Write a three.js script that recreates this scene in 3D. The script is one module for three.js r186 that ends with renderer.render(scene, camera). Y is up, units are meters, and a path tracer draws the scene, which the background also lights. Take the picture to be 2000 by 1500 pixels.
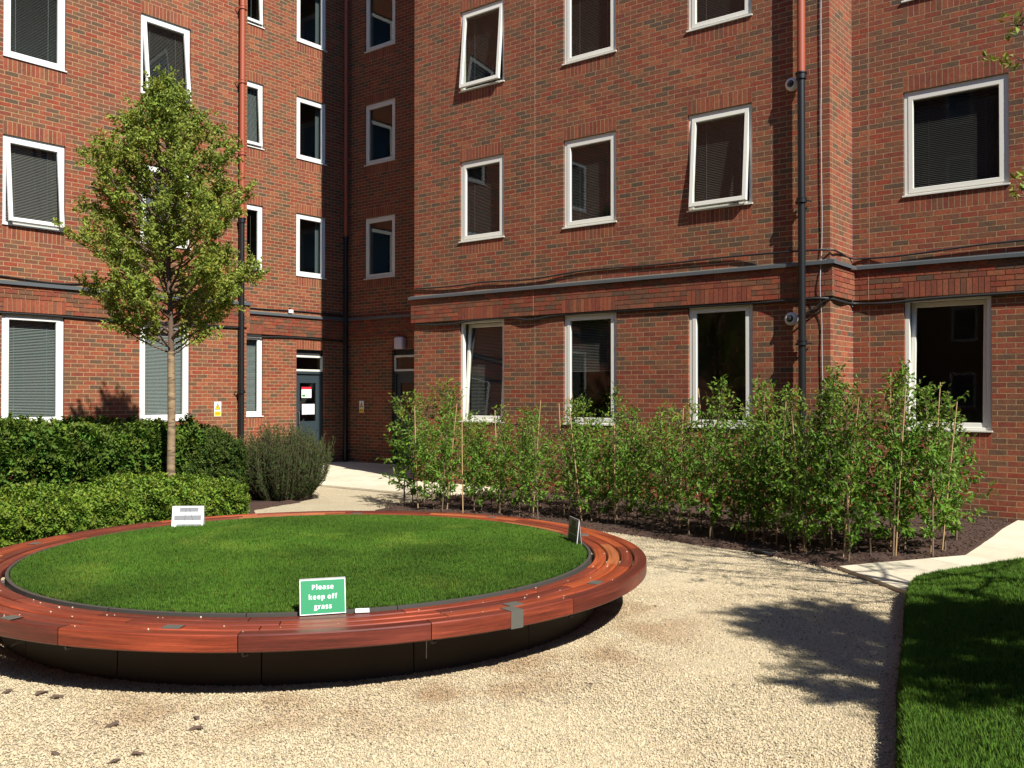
import * as THREE from 'three';
import { Sky } from 'three/addons/objects/Sky.js';
import { RoundedBoxGeometry } from 'three/addons/geometries/RoundedBoxGeometry.js';
import { mergeGeometries } from 'three/addons/utils/BufferGeometryUtils.js';

// ------------------------------------------------------------------ camera, sky, sun, exposure
const scene = new THREE.Scene();
const camera = new THREE.PerspectiveCamera(44.54, 4 / 3, 0.1, 600);
camera.position.set(12.674, 1.70, 12.932);
camera.lookAt(12.674 - 0.622 * 10, 1.70 + Math.tan(0.01087) * 10, 12.932 - 0.783 * 10);
camera.updateMatrixWorld(true); camera.updateProjectionMatrix();

const SUN_EL = 45 * Math.PI / 180, SUN_TH = 21 * Math.PI / 180;
const sunDir = new THREE.Vector3(Math.cos(SUN_EL) * Math.cos(SUN_TH), Math.sin(SUN_EL), Math.cos(SUN_EL) * Math.sin(SUN_TH));
const sky = new Sky();
sky.name = 'sky'; sky.userData.kind = 'structure'; sky.scale.setScalar(500);
const U = sky.material.uniforms;
U.sunPosition.value.copy(sunDir); U.turbidity.value = 2.5; U.rayleigh.value = 1.2; U.mieCoefficient.value = 0.004;
if (U.cloudCoverage) U.cloudCoverage.value = 0;
scene.add(sky);
scene.environmentIntensity = 0.1;
const sun = new THREE.DirectionalLight(new THREE.Color(1, 0.945, 0.86), 5);
sun.name = 'sun'; sun.position.copy(sunDir).multiplyScalar(60); sun.castShadow = true;
sun.shadow.camera.left = sun.shadow.camera.bottom = -26; sun.shadow.camera.right = sun.shadow.camera.top = 26; sun.shadow.camera.far = 160;
sun.shadow.mapSize.set(4096, 4096);
scene.add(sun, sun.target);
const renderer = new THREE.WebGLRenderer({ antialias: true });
renderer.toneMapping = THREE.LinearToneMapping; renderer.toneMappingExposure = 1.95;
renderer.shadowMap.enabled = true;

// ------------------------------------------------------------------ helpers
let seedState = 12345;
function seeded(s) { let a = s >>> 0; return () => { a = (a + 0x6D2B79F5) | 0; let t = Math.imul(a ^ (a >>> 15), 1 | a); t = (t + Math.imul(t ^ (t >>> 7), 61 | t)) ^ t; return ((t ^ (t >>> 14)) >>> 0) / 4294967296; }; }
const rnd = seeded(seedState);
const lerp = (a, b, t) => a + (b - a) * t, clamp = (x, a, b) => Math.min(b, Math.max(a, x));
const smooth = (a, b, x) => { const t = clamp((x - a) / (b - a), 0, 1); return t * t * (3 - 2 * t); };
const BASE = 0.82;                                   // one scale for all base colours, set against the exposure
const lin = (r, g, b) => new THREE.Color().setRGB(r * BASE, g * BASE, b * BASE);
const std = (c, rough = 0.8, extra = {}) => new THREE.MeshStandardMaterial({ color: c, roughness: rough, metalness: 0, ...extra });
const hash2 = (x, y, s = 0) => { let h = Math.imul(x | 0, 374761393) ^ Math.imul(y | 0, 668265263) ^ Math.imul(s | 0, 1442695041); h = Math.imul(h ^ (h >>> 13), 1274126177); return ((h ^ (h >>> 16)) >>> 0) / 4294967296; };
function vnoise(x, y, s = 0, px = 0, py = 0) {
  const xi = Math.floor(x), yi = Math.floor(y), fx = x - xi, fy = y - yi, u = fx * fx * (3 - 2 * fx), v = fy * fy * (3 - 2 * fy);
  const w = (a, p) => p ? ((a % p) + p) % p : a;
  const h = (a, b) => hash2(w(a, px), w(b, py), s);
  return lerp(lerp(h(xi, yi), h(xi + 1, yi), u), lerp(h(xi, yi + 1), h(xi + 1, yi + 1), u), v);
}
const fbm = (x, y, s, o = 4, px = 0, py = 0) => { let a = 0, k = 0.5, t = 0; for (let i = 0; i < o; i++) { a += k * vnoise(x, y, s + i * 17, px, py); t += k; x *= 2; y *= 2; px *= 2; py *= 2; k *= 0.5; } return a / t; };
function texture(n, m, fn, srgb = true) {          // fn(u, v) -> [r, g, b] 0..1 in the stored space
  const d = new Uint8Array(n * m * 4);
  for (let j = 0; j < m; j++) for (let i = 0; i < n; i++) { const c = fn(i / n, j / m), o = (j * n + i) * 4; d[o] = clamp(c[0], 0, 1) * 255; d[o + 1] = clamp(c[1], 0, 1) * 255; d[o + 2] = clamp(c[2], 0, 1) * 255; d[o + 3] = 255; }
  const t = new THREE.DataTexture(d, n, m, THREE.RGBAFormat);
  t.wrapS = t.wrapT = THREE.RepeatWrapping; t.magFilter = THREE.LinearFilter; t.minFilter = THREE.LinearMipmapLinearFilter; t.generateMipmaps = true;
  if (srgb) t.colorSpace = THREE.SRGBColorSpace; t.needsUpdate = true; return t;
}
const taken = {};
function numbered(n) { const k = taken[n] = (taken[n] ?? -1) + 1; return k ? `${n}_${String(k).padStart(3, '0')}` : n; }
function tag(o, label, category, group, kind) { o.userData.label = label; o.userData.category = category; if (group) o.userData.group = group; if (kind) o.userData.kind = kind; return o; }
function thing(name, label, category, pos = [0, 0, 0], turn = 0, group) { const o = new THREE.Group(); o.name = numbered(name); o.position.set(...pos); o.rotation.y = turn; tag(o, label, category, group); scene.add(o); return o; }
function mesh(name, geo, mat, parent, kind) { const m = new THREE.Mesh(geo, mat); m.name = parent === scene ? numbered(name) : name; m.castShadow = m.receiveShadow = true; if (kind) m.userData.kind = kind; parent.add(m); return m; }
function structure(name, geo, mat) { return mesh(name, geo, mat, scene, 'structure'); }

class GB {                                          // a triangle collector: positions, normals, uv (metres), colours
  constructor(color = false) { this.p = []; this.n = []; this.u = []; this.c = color ? [] : null; }
  tri(a, b, c, n, ua, ub, uc, col) {
    this.p.push(...a, ...b, ...c);
    if (!n) { const x1 = b[0] - a[0], y1 = b[1] - a[1], z1 = b[2] - a[2], x2 = c[0] - a[0], y2 = c[1] - a[1], z2 = c[2] - a[2]; n = [y1 * z2 - z1 * y2, z1 * x2 - x1 * z2, x1 * y2 - y1 * x2]; const l = Math.hypot(...n) || 1; n = [n[0] / l, n[1] / l, n[2] / l]; }
    this.n.push(...n, ...n, ...n); this.u.push(...(ua || [0, 0]), ...(ub || [0, 0]), ...(uc || [0, 0]));
    if (this.c) this.c.push(...col, ...col, ...col);
  }
  quad(a, b, c, d, n, ua, ub, uc, ud, col) { this.tri(a, b, c, n, ua, ub, uc, col); this.tri(a, c, d, n, ua, uc, ud, col); }
  box(x0, y0, z0, x1, y1, z1, col, ou = 0, ov = 0, back = true) {
    const q = (a, b, c, d, n, ax, ay) => this.quad(a, b, c, d, n, ...[a, b, c, d].map((p) => [p[ax] + ou, p[ay] + ov]), col);
    q([x0, y0, z1], [x1, y0, z1], [x1, y1, z1], [x0, y1, z1], [0, 0, 1], 0, 1);
    q([x1, y0, z1], [x1, y0, z0], [x1, y1, z0], [x1, y1, z1], [1, 0, 0], 2, 1);
    q([x0, y0, z0], [x0, y0, z1], [x0, y1, z1], [x0, y1, z0], [-1, 0, 0], 2, 1);
    q([x0, y1, z1], [x1, y1, z1], [x1, y1, z0], [x0, y1, z0], [0, 1, 0], 0, 2);
    q([x0, y0, z0], [x1, y0, z0], [x1, y0, z1], [x0, y0, z1], [0, -1, 0], 0, 2);
    if (back) q([x1, y0, z0], [x0, y0, z0], [x0, y1, z0], [x1, y1, z0], [0, 0, -1], 0, 1);
    return this;
  }
  tube(pts, r0, r1, sides = 6, col) {               // tapered tube through pts (arrays)
    const V = pts.map((p) => new THREE.Vector3(...p)), rings = [];
    for (let i = 0; i < V.length; i++) {
      const t = new THREE.Vector3().subVectors(V[Math.min(i + 1, V.length - 1)], V[Math.max(i - 1, 0)]).normalize();
      const a = new THREE.Vector3(Math.abs(t.y) > 0.9 ? 1 : 0, Math.abs(t.y) > 0.9 ? 0 : 1, 0).cross(t).normalize(), b = new THREE.Vector3().crossVectors(t, a);
      const r = lerp(r0, r1, i / (V.length - 1)), ring = [];
      for (let k = 0; k < sides; k++) { const g = k / sides * Math.PI * 2, n = a.clone().multiplyScalar(Math.cos(g)).addScaledVector(b, Math.sin(g)); ring.push([V[i].clone().addScaledVector(n, r).toArray(), n.toArray()]); }
      rings.push(ring);
    }
    for (let i = 0; i + 1 < rings.length; i++) for (let k = 0; k < sides; k++) {
      const A = rings[i][k], B = rings[i][(k + 1) % sides], C = rings[i + 1][(k + 1) % sides], D = rings[i + 1][k];
      const u0 = k / sides * 0.3, u1 = (k + 1) / sides * 0.3, v0 = V[i].y, v1 = V[i + 1].y;
      for (const [x, uv] of [[A, [u0, v0]], [B, [u1, v0]], [C, [u1, v1]], [A, [u0, v0]], [C, [u1, v1]], [D, [u0, v1]]]) { this.p.push(...x[0]); this.n.push(...x[1]); this.u.push(...uv); if (this.c) this.c.push(...col); }
    }
    return this;
  }
  geo() {
    const g = new THREE.BufferGeometry();
    g.setAttribute('position', new THREE.Float32BufferAttribute(this.p, 3)); g.setAttribute('normal', new THREE.Float32BufferAttribute(this.n, 3)); g.setAttribute('uv', new THREE.Float32BufferAttribute(this.u, 2));
    if (this.c) g.setAttribute('color', new THREE.Float32BufferAttribute(this.c, 3));
    return g;
  }
}
function frameGeo(w, h, b, depth, bevel = 0.004) {  // rectangular ring, lower left corner at 0,0, front at z = 0
  const s = new THREE.Shape([[bevel, bevel], [w - bevel, bevel], [w - bevel, h - bevel], [bevel, h - bevel]].map((p) => new THREE.Vector2(...p)));
  const q = b - bevel;
  s.holes.push(new THREE.Path([[q + bevel * 2, q + bevel * 2], [q + bevel * 2, h - q - bevel * 2], [w - q - bevel * 2, h - q - bevel * 2], [w - q - bevel * 2, q + bevel * 2]].map((p) => new THREE.Vector2(...p))));
  const g = new THREE.ExtrudeGeometry(s, { depth: depth - bevel * 2, bevelEnabled: true, bevelSize: bevel, bevelThickness: bevel, bevelSegments: 1 });
  g.translate(0, 0, -depth + bevel); return g;
}
const wavyTube = (pts, r, seg = 80, sides = 6) => new THREE.TubeGeometry(new THREE.CatmullRomCurve3(pts.map((p) => new THREE.Vector3(...p))), seg, r, sides);

// ------------------------------------------------------------------ materials
const brickGrain = texture(256, 256, (u, v) => { const f = 0.80 + 0.30 * fbm(u * 24, v * 24, 3, 3, 24, 24) - 0.22 * Math.max(0, fbm(u * 60, v * 60, 9, 2, 60, 60) - 0.55) * 2; const w = 0.94 + 0.12 * vnoise(u * 10, v * 10, 31, 10, 10); return [f * w, f, f * (1.9 - w) * 0.98]; });
brickGrain.repeat.set(2, 2);
const BRICKS = [[.270, .066, .036], [.235, .062, .037], [.290, .080, .042], [.215, .050, .031], [.305, .096, .050], [.190, .072, .043], [.160, .076, .047], [.132, .070, .046], [.108, .066, .047], [.270, .050, .025], [.195, .080, .047], [.230, .082, .047]];
const BRICK_W = [13, 11, 11, 9, 8, 9, 9, 7, 4, 7, 8, 9];
const brickPick = []; BRICK_W.forEach((w, i) => { for (let k = 0; k < w; k++) brickPick.push(i); });
BRICKS.forEach((c) => { c[1] *= 0.94; c[2] *= 0.94; });
const brickMats = BRICKS.map((c) => std(lin(...c), 0.9, { map: brickGrain }));
const brickVC = std(lin(1, 1, 1), 0.9, { map: brickGrain, vertexColors: true });
const mortar = std(lin(.42, .28, .18), 0.95, { map: brickGrain });
const upperBrick = std(lin(.23, .088, .054), 0.95, { map: brickGrain });
const whiteFrame = std(lin(.74, .74, .71), 0.42);
const creamFrame = std(lin(.75, .74, .65), 0.45);
const glass = new THREE.MeshPhysicalMaterial({ color: lin(.90, .95, .93), roughness: 0.02, transmission: 1, thickness: 0, ior: 1.52, specularIntensity: 1 });
const blindMat = std(lin(.33, .36, .34), 0.6), blindDark = std(lin(.20, .19, .17), 0.65);
const roomMat = std(lin(.10, .10, .09), 0.95);
const curtainMat = std(lin(.16, .19, .185), 0.9);
const blackPipe = std(lin(.009, .0095, .010), 0.4), redPipe = std(lin(.34, .075, .032), 0.5), cableMat = std(lin(.012, .012, .012), 0.6);
const flashMat = std(lin(.125, .14, .148), 0.45, { metalness: 0.3 });
const doorMat = std(lin(.030, .046, .055), 0.45), darkSeal = std(lin(.02, .02, .02), 0.8);

// ------------------------------------------------------------------ brick facades
const YB = -0.015, CH = 0.075, TOP = 12.585, BAND0 = 3.06, BAND1 = 3.51, PROUD = 0.045, DEEP = 0.1025;
const ROW = { g: [1.185, 3.06], a: [4.485, 5.985], b: [7.26, 8.76], c: [10.035, 11.535] };
function layBricks(F) {
  const out = [], r = seeded(F.seed);
  const blocks = [...F.openings.map((o) => [o.s0, o.s1, o.y0, o.y1])];
  for (const o of F.openings) {
    if (o.plain) continue;
    if (o.y0 > 0.3) blocks.push([o.s0, o.s1, o.y0 - 0.225, o.y0]);
    blocks.push([o.s0, o.s1, o.y1, o.y1 + 0.225]);
    const n = Math.round((o.s1 - o.s0) / 0.075), w = (o.s1 - o.s0) / n;
    for (let i = 0; i < n; i++) for (const [yy, z] of o.y0 > 0.3 ? [[o.y1, Math.abs(o.y1 - BAND0) < 0.01 ? PROUD : 0], [o.y0 - 0.225, 0]] : [[o.y1, 0]])
      out.push({ s: o.s0 + i * w + 0.005, y: yy + 0.005, w: w - 0.01, h: 0.215, z, c: brickPick[Math.floor(r() * 60)], soldier: true });
  }
  for (let k = 0; YB + k * CH < TOP - 0.01; k++) {
    const y = YB + k * CH, yc = y + CH / 2, band = F.band && yc > BAND0 && yc < BAND1;
    let a = band ? F.band[0] : F.s0, b = band ? F.band[1] : F.s1;
    if (F.cornerL && (k % 2 ? F.cornerL === 'even' : F.cornerL === 'odd')) a += DEEP + 0.01;
    if (F.cornerR && (k % 2 ? F.cornerR === 'even' : F.cornerR === 'odd')) b -= DEEP + 0.01;
    let free = [[a, b]];
    for (const [p, q, y0, y1] of blocks) if (yc > y0 && yc < y1) free = free.flatMap(([i, j]) => q <= i || p >= j ? [[i, j]] : [[i, p - 0.0], [q + 0.0, j]].filter(([m, n]) => n - m > 0.02));
    for (const [i, j] of free) {
      const cuts = [i]; const ph = (k % 2) * 0.1125 + (F.phase || 0);
      for (let m = Math.ceil((i - ph) / 0.225); ph + m * 0.225 < j; m++) { const s = ph + m * 0.225; if (s - i > 0.05 && j - s > 0.05) cuts.push(s); }
      cuts.push(j);
      for (let m = 0; m + 1 < cuts.length; m++) {
        const l = cuts[m] + (m ? 0.0055 : 0), e = cuts[m + 1] - (m + 2 < cuts.length ? 0.0055 : 0);
        out.push({ s: l, y: y + 0.0055, w: e - l, h: 0.064, z: band ? PROUD : 0, c: brickPick[Math.floor(r() * brickPick.length)], end: m === 0 || m + 2 === cuts.length });
      }
    }
  }
  for (const b of out) b.j = (r() - 0.5) * 0.001;
  return out;
}
const stretcherGeos = [0, 1, 2, 3].map((k) => new GB().box(0, 0, -DEEP, 0.214, 0.064, 0, null, k * 0.37, k * 0.21, false).geo());
const frustum = new THREE.Frustum().setFromProjectionMatrix(new THREE.Matrix4().multiplyMatrices(camera.projectionMatrix, camera.matrixWorldInverse));
const chosen = [];                                   // candidates for the bricks that are built one by one
function facade(bld, F) {
  const turn = Math.atan2(F.n[0], F.n[1]);
  const pos = new THREE.Vector3(F.o[0] - bld.position.x, 0, F.o[1] - bld.position.z);
  const sh = new THREE.Shape([[F.s0 + 0.004, 0], [F.s1 - 0.004, 0], [F.s1 - 0.004, TOP], [F.s0 + 0.004, TOP]].map((p) => new THREE.Vector2(...p)));
  for (const o of F.openings) { const e = 0.0015, y0 = Math.max(o.y0 - e, 0.001); sh.holes.push(new THREE.Path([[o.s0 - e, y0], [o.s0 - e, o.y1 + e], [o.s1 + e, o.y1 + e], [o.s1 + e, y0]].map((p) => new THREE.Vector2(...p)))); }
  const parts = [new THREE.ExtrudeGeometry(sh, { depth: 0.28, bevelEnabled: false }).translate(0, 0, -0.2812)];
  if (F.band) { const g = new THREE.BoxGeometry(F.band[1] - F.band[0] - 0.008, BAND1 - BAND0 - 0.006, PROUD + 0.02).toNonIndexed(); g.translate((F.band[0] + F.band[1]) / 2, (BAND0 + BAND1) / 2, (PROUD - 0.02) / 2 - 0.0112); parts.push(g); }
  const wall = mesh('brick_wall', mergeGeometries(parts.map((g) => { g.deleteAttribute('uv1'); return g; })), mortar, bld);
  wall.position.copy(pos); wall.rotation.y = turn;
  const list = layBricks(F);
  wall.updateWorldMatrix(true, false);
  for (const b of list) {
    if (b.soldier || Math.abs(b.w - 0.214) > 0.0005 || !F.pick) continue;
    const m = wall.matrixWorld, p0 = new THREE.Vector3(b.s, b.y, b.z).applyMatrix4(m), p1 = new THREE.Vector3(b.s + 0.215, b.y + 0.065, b.z).applyMatrix4(m);
    if (!frustum.containsPoint(p0) || !frustum.containsPoint(p1) || p0.y < F.pick) continue;
    const q0 = p0.clone().project(camera), q1 = p1.clone().project(camera);
    chosen.push({ bld, wall, b, size: Math.abs(q1.x - q0.x) * 0.065 / p0.distanceTo(camera.position) });
  }
  facades.push({ bld, wall, list, F });
  for (const o of F.openings) if (o.build) { const g = o.build(bld, o); g.position.copy(new THREE.Vector3(o.s0, o.y0, 0).applyAxisAngle(new THREE.Vector3(0, 1, 0), turn).add(pos)); g.rotation.y = turn; }
  if (F.band) {                                      // lead-grey capping on the string course, with a drip edge
    const [a, b] = F.flash || F.band, prof = [[-0.02, BAND1 + 0.075], [0.03, BAND1 + 0.062], [0.086, BAND1 + 0.046], [0.086, BAND1 - 0.004], [0.078, BAND1 - 0.004], [0.078, BAND1 + 0.012], [-0.02, BAND1 + 0.012]];
    const sp = new THREE.Shape(prof.map(([x, y]) => new THREE.Vector2(x, y)));
    const g = new THREE.ExtrudeGeometry(sp, { depth: b - a, bevelEnabled: false }); g.rotateY(-Math.PI / 2); g.translate(b, 0, 0);   // profile x -> local z, run -> -x
    const fl = mesh('flashing', g, flashMat, bld); fl.position.copy(pos); fl.rotation.y = turn;
  }
  return { pos, turn, wall };
}
const facades = [];

// ------------------------------------------------------------------ windows and doors (parts of the buildings)
function blindGeo(w, h, drop, tilt, r) {
  const g = new GB(), pitch = 0.026, n = Math.floor(drop / pitch), hw = 0.014;
  const dy = Math.sin(tilt) * hw, dz = Math.cos(tilt) * hw;
  for (let i = 0; i < n; i++) { const y = h - 0.05 - i * pitch, e = (r() - 0.5) * 0.004; g.quad([0, y + dy + e, -dz], [0, y - dy + e, dz], [w, y - dy - e, dz], [w, y + dy - e, -dz]); }
  g.box(0, h - 0.045, -0.02, w, h - 0.005, 0.02);
  const yb = h - 0.05 - n * pitch; g.box(0, yb - 0.02, -0.012, w, yb, 0.012);
  for (const f of [0.2, 0.8]) g.box(w * f - 0.002, yb, 0.0145, w * f + 0.002, h - 0.04, 0.0165);
  return g.geo();
}
let winSeed = 100;
function windowUnit(opt = {}) {
  return (bld, o) => {
    const r = seeded(winSeed++), w = o.s1 - o.s0, h = o.y1 - o.y0, fm = opt.frame || whiteFrame;
    const F = mesh('window', frameGeo(w - 0.006, h - 0.006, 0.052, 0.07), fm, bld); F.geometry.translate(0.003, 0.003, -0.032);
    const sill = mesh('sill', new GB().box(-0.012, 0.004, -0.03, w + 0.012, 0.026, 0.024).geo(), fm, F); sill.userData.note = undefined; delete sill.userData.note;
    const iw = w - 0.006 - 0.104 - 0.006, ih = h - 0.006 - 0.104 - 0.006;
    const sash = mesh('sash', frameGeo(iw, ih, 0.058, 0.05, 0.005), fm, F);
    const pane = new THREE.Mesh(new THREE.PlaneGeometry(iw - 0.108, ih - 0.108), glass); pane.name = 'pane'; pane.geometry.translate(iw / 2, ih / 2, -0.028); F.add(pane);
    const seal = mesh('glazing_bead', frameGeo(iw - 0.104, ih - 0.104, 0.010, 0.012, 0.001), darkSeal, F); seal.geometry.translate(0.052, 0.052, -0.03);
    const px = 0.003 + 0.052 + 0.003, py = 0.003 + 0.052 + 0.003;
    const put = (m) => {
      m.position.set(px, py, -0.026);
      if (opt.open) { m.geometry.translate(0, -ih, 0); m.position.y += ih; m.rotation.x = -opt.open; m.position.z = -0.024; }
      if (opt.tilt) { m.rotation.x = -opt.tilt; m.position.z = -0.05; }
    };
    [sash, pane, seal].forEach(put);
    if (opt.open) { const st = mesh('stay', new GB().tube([[px + 0.04, py + 0.03, -0.05], [px + 0.04, py + 0.05, Math.sin(opt.open) * ih - 0.05]], 0.006, 0.006, 6).tube([[px + iw - 0.04, py + 0.03, -0.05], [px + iw - 0.04, py + 0.05, Math.sin(opt.open) * ih - 0.05]], 0.006, 0.006, 6).geo(), flashMat, F); st.castShadow = true; }
    // the room behind
    const room = new GB(), d = 1.5, x0 = -0.25, x1 = w + 0.25, y0 = -0.25, y1 = h + 0.25, zf = -0.29, zb = -0.29 - d;
    room.quad([x0, y0, zb], [x1, y0, zb], [x1, y1, zb], [x0, y1, zb]); room.quad([x0, y0, zf], [x0, y0, zb], [x0, y1, zb], [x0, y1, zf]); room.quad([x1, y0, zb], [x1, y0, zf], [x1, y1, zf], [x1, y1, zb]);
    room.quad([x0, y0, zf], [x1, y0, zf], [x1, y0, zb], [x0, y0, zb]); room.quad([x0, y1, zb], [x1, y1, zb], [x1, y1, zf], [x0, y1, zf]);
    mesh('interior', room.geo(), roomMat, F);
    const bl = opt.blind ?? 1;
    if (bl) { const b = mesh('blind', blindGeo(w - 0.13, h - 0.14, (h - 0.2) * bl, opt.slat ?? 0.62 + (r() - 0.5) * 0.35, r), opt.dark ? blindDark : blindMat, F); b.position.set(0.065, 0.06, opt.tilt ? -0.26 : -0.15); }
    if (opt.curtain) { const g = new GB(), n = 24, x = w * 0.80, cw = w * 0.13; for (let i = 0; i < n; i++) { const a = i / n, b = (i + 1) / n, za = -0.2 + 0.02 * Math.sin(a * 40), zb2 = -0.2 + 0.02 * Math.sin(b * 40); g.quad([x + a * cw, 0.06, za], [x + b * cw, 0.06, zb2], [x + b * cw, h - 0.06, zb2], [x + a * cw, h - 0.06, za]); } mesh('curtain', g.geo(), curtainMat, F); }
    return F;
  };
}
function doorUnit(opt = {}) {                         // glazed panelled door with a transom light; origin lower left of the opening
  return (bld, o) => {
    const w = o.s1 - o.s0, h = o.y1 - o.y0, top = 2.24;
    const D = mesh('door', frameGeo(w - 0.01, top, 0.05, 0.08), doorMat, bld); D.geometry.translate(0.005, 0, -0.07);
    const lw = w - 0.13, leaf = mesh('leaf', new THREE.ExtrudeGeometry((() => { const s = new THREE.Shape([[0, 0], [lw, 0], [lw, top - 0.1], [0, top - 0.1]].map((p) => new THREE.Vector2(...p))); s.holes.push(new THREE.Path([[0.12, 1.0], [0.12, top - 0.32], [lw - 0.12, top - 0.32], [lw - 0.12, 1.0]].map((p) => new THREE.Vector2(...p)))); return s; })(), { depth: 0.04, bevelEnabled: true, bevelSize: 0.003, bevelThickness: 0.003, bevelSegments: 1 }), doorMat, D);
    leaf.position.set(0.065, 0.05, -0.15);
    const pane = new THREE.Mesh(new THREE.PlaneGeometry(lw - 0.235, top - 1.315), glass); pane.name = 'pane'; pane.position.set(0.065 + lw / 2, 0.05 + (1.0 + top - 0.32) / 2, -0.13); D.add(pane);
    const rail = mesh('kick_panel', new RoundedBoxGeometry(lw - 0.2, 0.62, 0.012, 1, 0.004), doorMat, D); rail.position.set(0.065 + lw / 2, 0.5, -0.104);
    const hn = mesh('handle', new GB().tube([[0.125, 1.0, -0.1], [0.125, 1.0, -0.05], [0.125, 1.28, -0.05], [0.125, 1.28, -0.1]], 0.011, 0.011, 8).geo(), flashMat, D); hn.castShadow = true;
    const tf = mesh('transom_frame', frameGeo(w - 0.01, h - top - 0.14, 0.04, 0.06), creamFrame, D); tf.geometry.translate(0.005, 0, 0); tf.position.set(0, top + 0.004, -0.07);
    const tp = new THREE.Mesh(new THREE.PlaneGeometry(w - 0.095, h - top - 0.225), glass); tp.name = 'transom_pane'; tp.position.set(w / 2, top + 0.004 + (h - top - 0.14) / 2, -0.1); D.add(tp);
    const arch = new THREE.Shape(); arch.moveTo(0.004, 0); arch.lineTo(w - 0.004, 0); arch.lineTo(w - 0.004, 0.13); arch.lineTo(0.004, 0.13); arch.closePath();
    const hd = mesh('head_panel', new THREE.ExtrudeGeometry(arch, { depth: 0.03, bevelEnabled: false }), darkSeal, D); hd.position.set(0, h - 0.132, -0.11);
    const room = new GB(); room.quad([-0.1, 0, -1.3], [w + 0.1, 0, -1.3], [w + 0.1, h, -1.3], [-0.1, h, -1.3]); room.quad([-0.1, 0, -0.29], [-0.1, 0, -1.3], [-0.1, h, -1.3], [-0.1, h, -0.29]); room.quad([w + 0.1, 0, -1.3], [w + 0.1, 0, -0.29], [w + 0.1, h, -0.29], [w + 0.1, h, -1.3]); room.quad([-0.1, h, -1.3], [w + 0.1, h, -1.3], [w + 0.1, h, -0.29], [-0.1, h, -0.29]);
    mesh('interior', room.geo(), roomMat, D);
    return D;
  };
}
function bracket(parent, x, y, z, m) { const b = mesh('pipe_bracket', mergeGeometries([new THREE.CylinderGeometry(0.068, 0.068, 0.05, 16).translate(x, y, z), new THREE.CylinderGeometry(0.074, 0.074, 0.012, 16).translate(x, y + 0.028, z), new THREE.CylinderGeometry(0.074, 0.074, 0.012, 16).translate(x, y - 0.028, z)]), m, parent); return b; }
function downpipe(bld, wx, wz, nx, nz, change, collars) {   // red upper pipe over a black lower one, standing off the wall
  const x = wx + nx * 0.125 - bld.position.x, z = wz + nz * 0.125 - bld.position.z;
  const lower = mesh('downpipe', new THREE.CylinderGeometry(0.052, 0.052, change - 0.02, 20).translate(x, change / 2 + 0.01, z), blackPipe, bld); lower.userData.label = 'black lower length of the downpipe';
  const up = mesh('downpipe', new THREE.CylinderGeometry(0.056, 0.056, TOP - change, 20).translate(x, (TOP + change) / 2, z), redPipe, bld); up.userData.label = 'brick-red upper length of the downpipe';
  mesh('pipe_collar', mergeGeometries([new THREE.CylinderGeometry(0.07, 0.07, 0.09, 20).translate(x, change - 0.02, z), new THREE.CylinderGeometry(0.079, 0.079, 0.02, 20).translate(x, change + 0.02, z)]), blackPipe, lower);
  for (const y of collars) {
    const red = y > change; const b = bracket(red ? up : lower, x, y, z, red ? redPipe : blackPipe);
    const l = mesh('bracket_arm', new GB().tube([[x - nz * 0.09, y - 0.02, z - nx * 0.09], [x - nz * 0.105 - nx * 0.10, y - 0.02, z - nx * 0.105 - nz * 0.10]], 0.012, 0.012, 6).tube([[x - nz * 0.05, y, z - nx * 0.05], [x - nz * 0.09, y - 0.02, z - nx * 0.09]], 0.012, 0.012, 6).tube([[x + nz * 0.05, y, z + nx * 0.05], [x + nz * 0.10 - nx * 0.1, y - 0.01, z + nx * 0.10 - nz * 0.1]], 0.012, 0.012, 6).geo(), red ? redPipe : blackPipe, red ? up : lower);
  }
}
function upper(bld, boxes) { mesh('upper_storeys', mergeGeometries(boxes.map(([x0, z0, x1, z1]) => new GB().box(x0 - bld.position.x, TOP, z0 - bld.position.z, x1 - bld.position.x, 20, z1 - bld.position.z).geo())), upperBrick, bld); }

const W = windowUnit, cream = { frame: creamFrame, dark: true };
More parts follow.
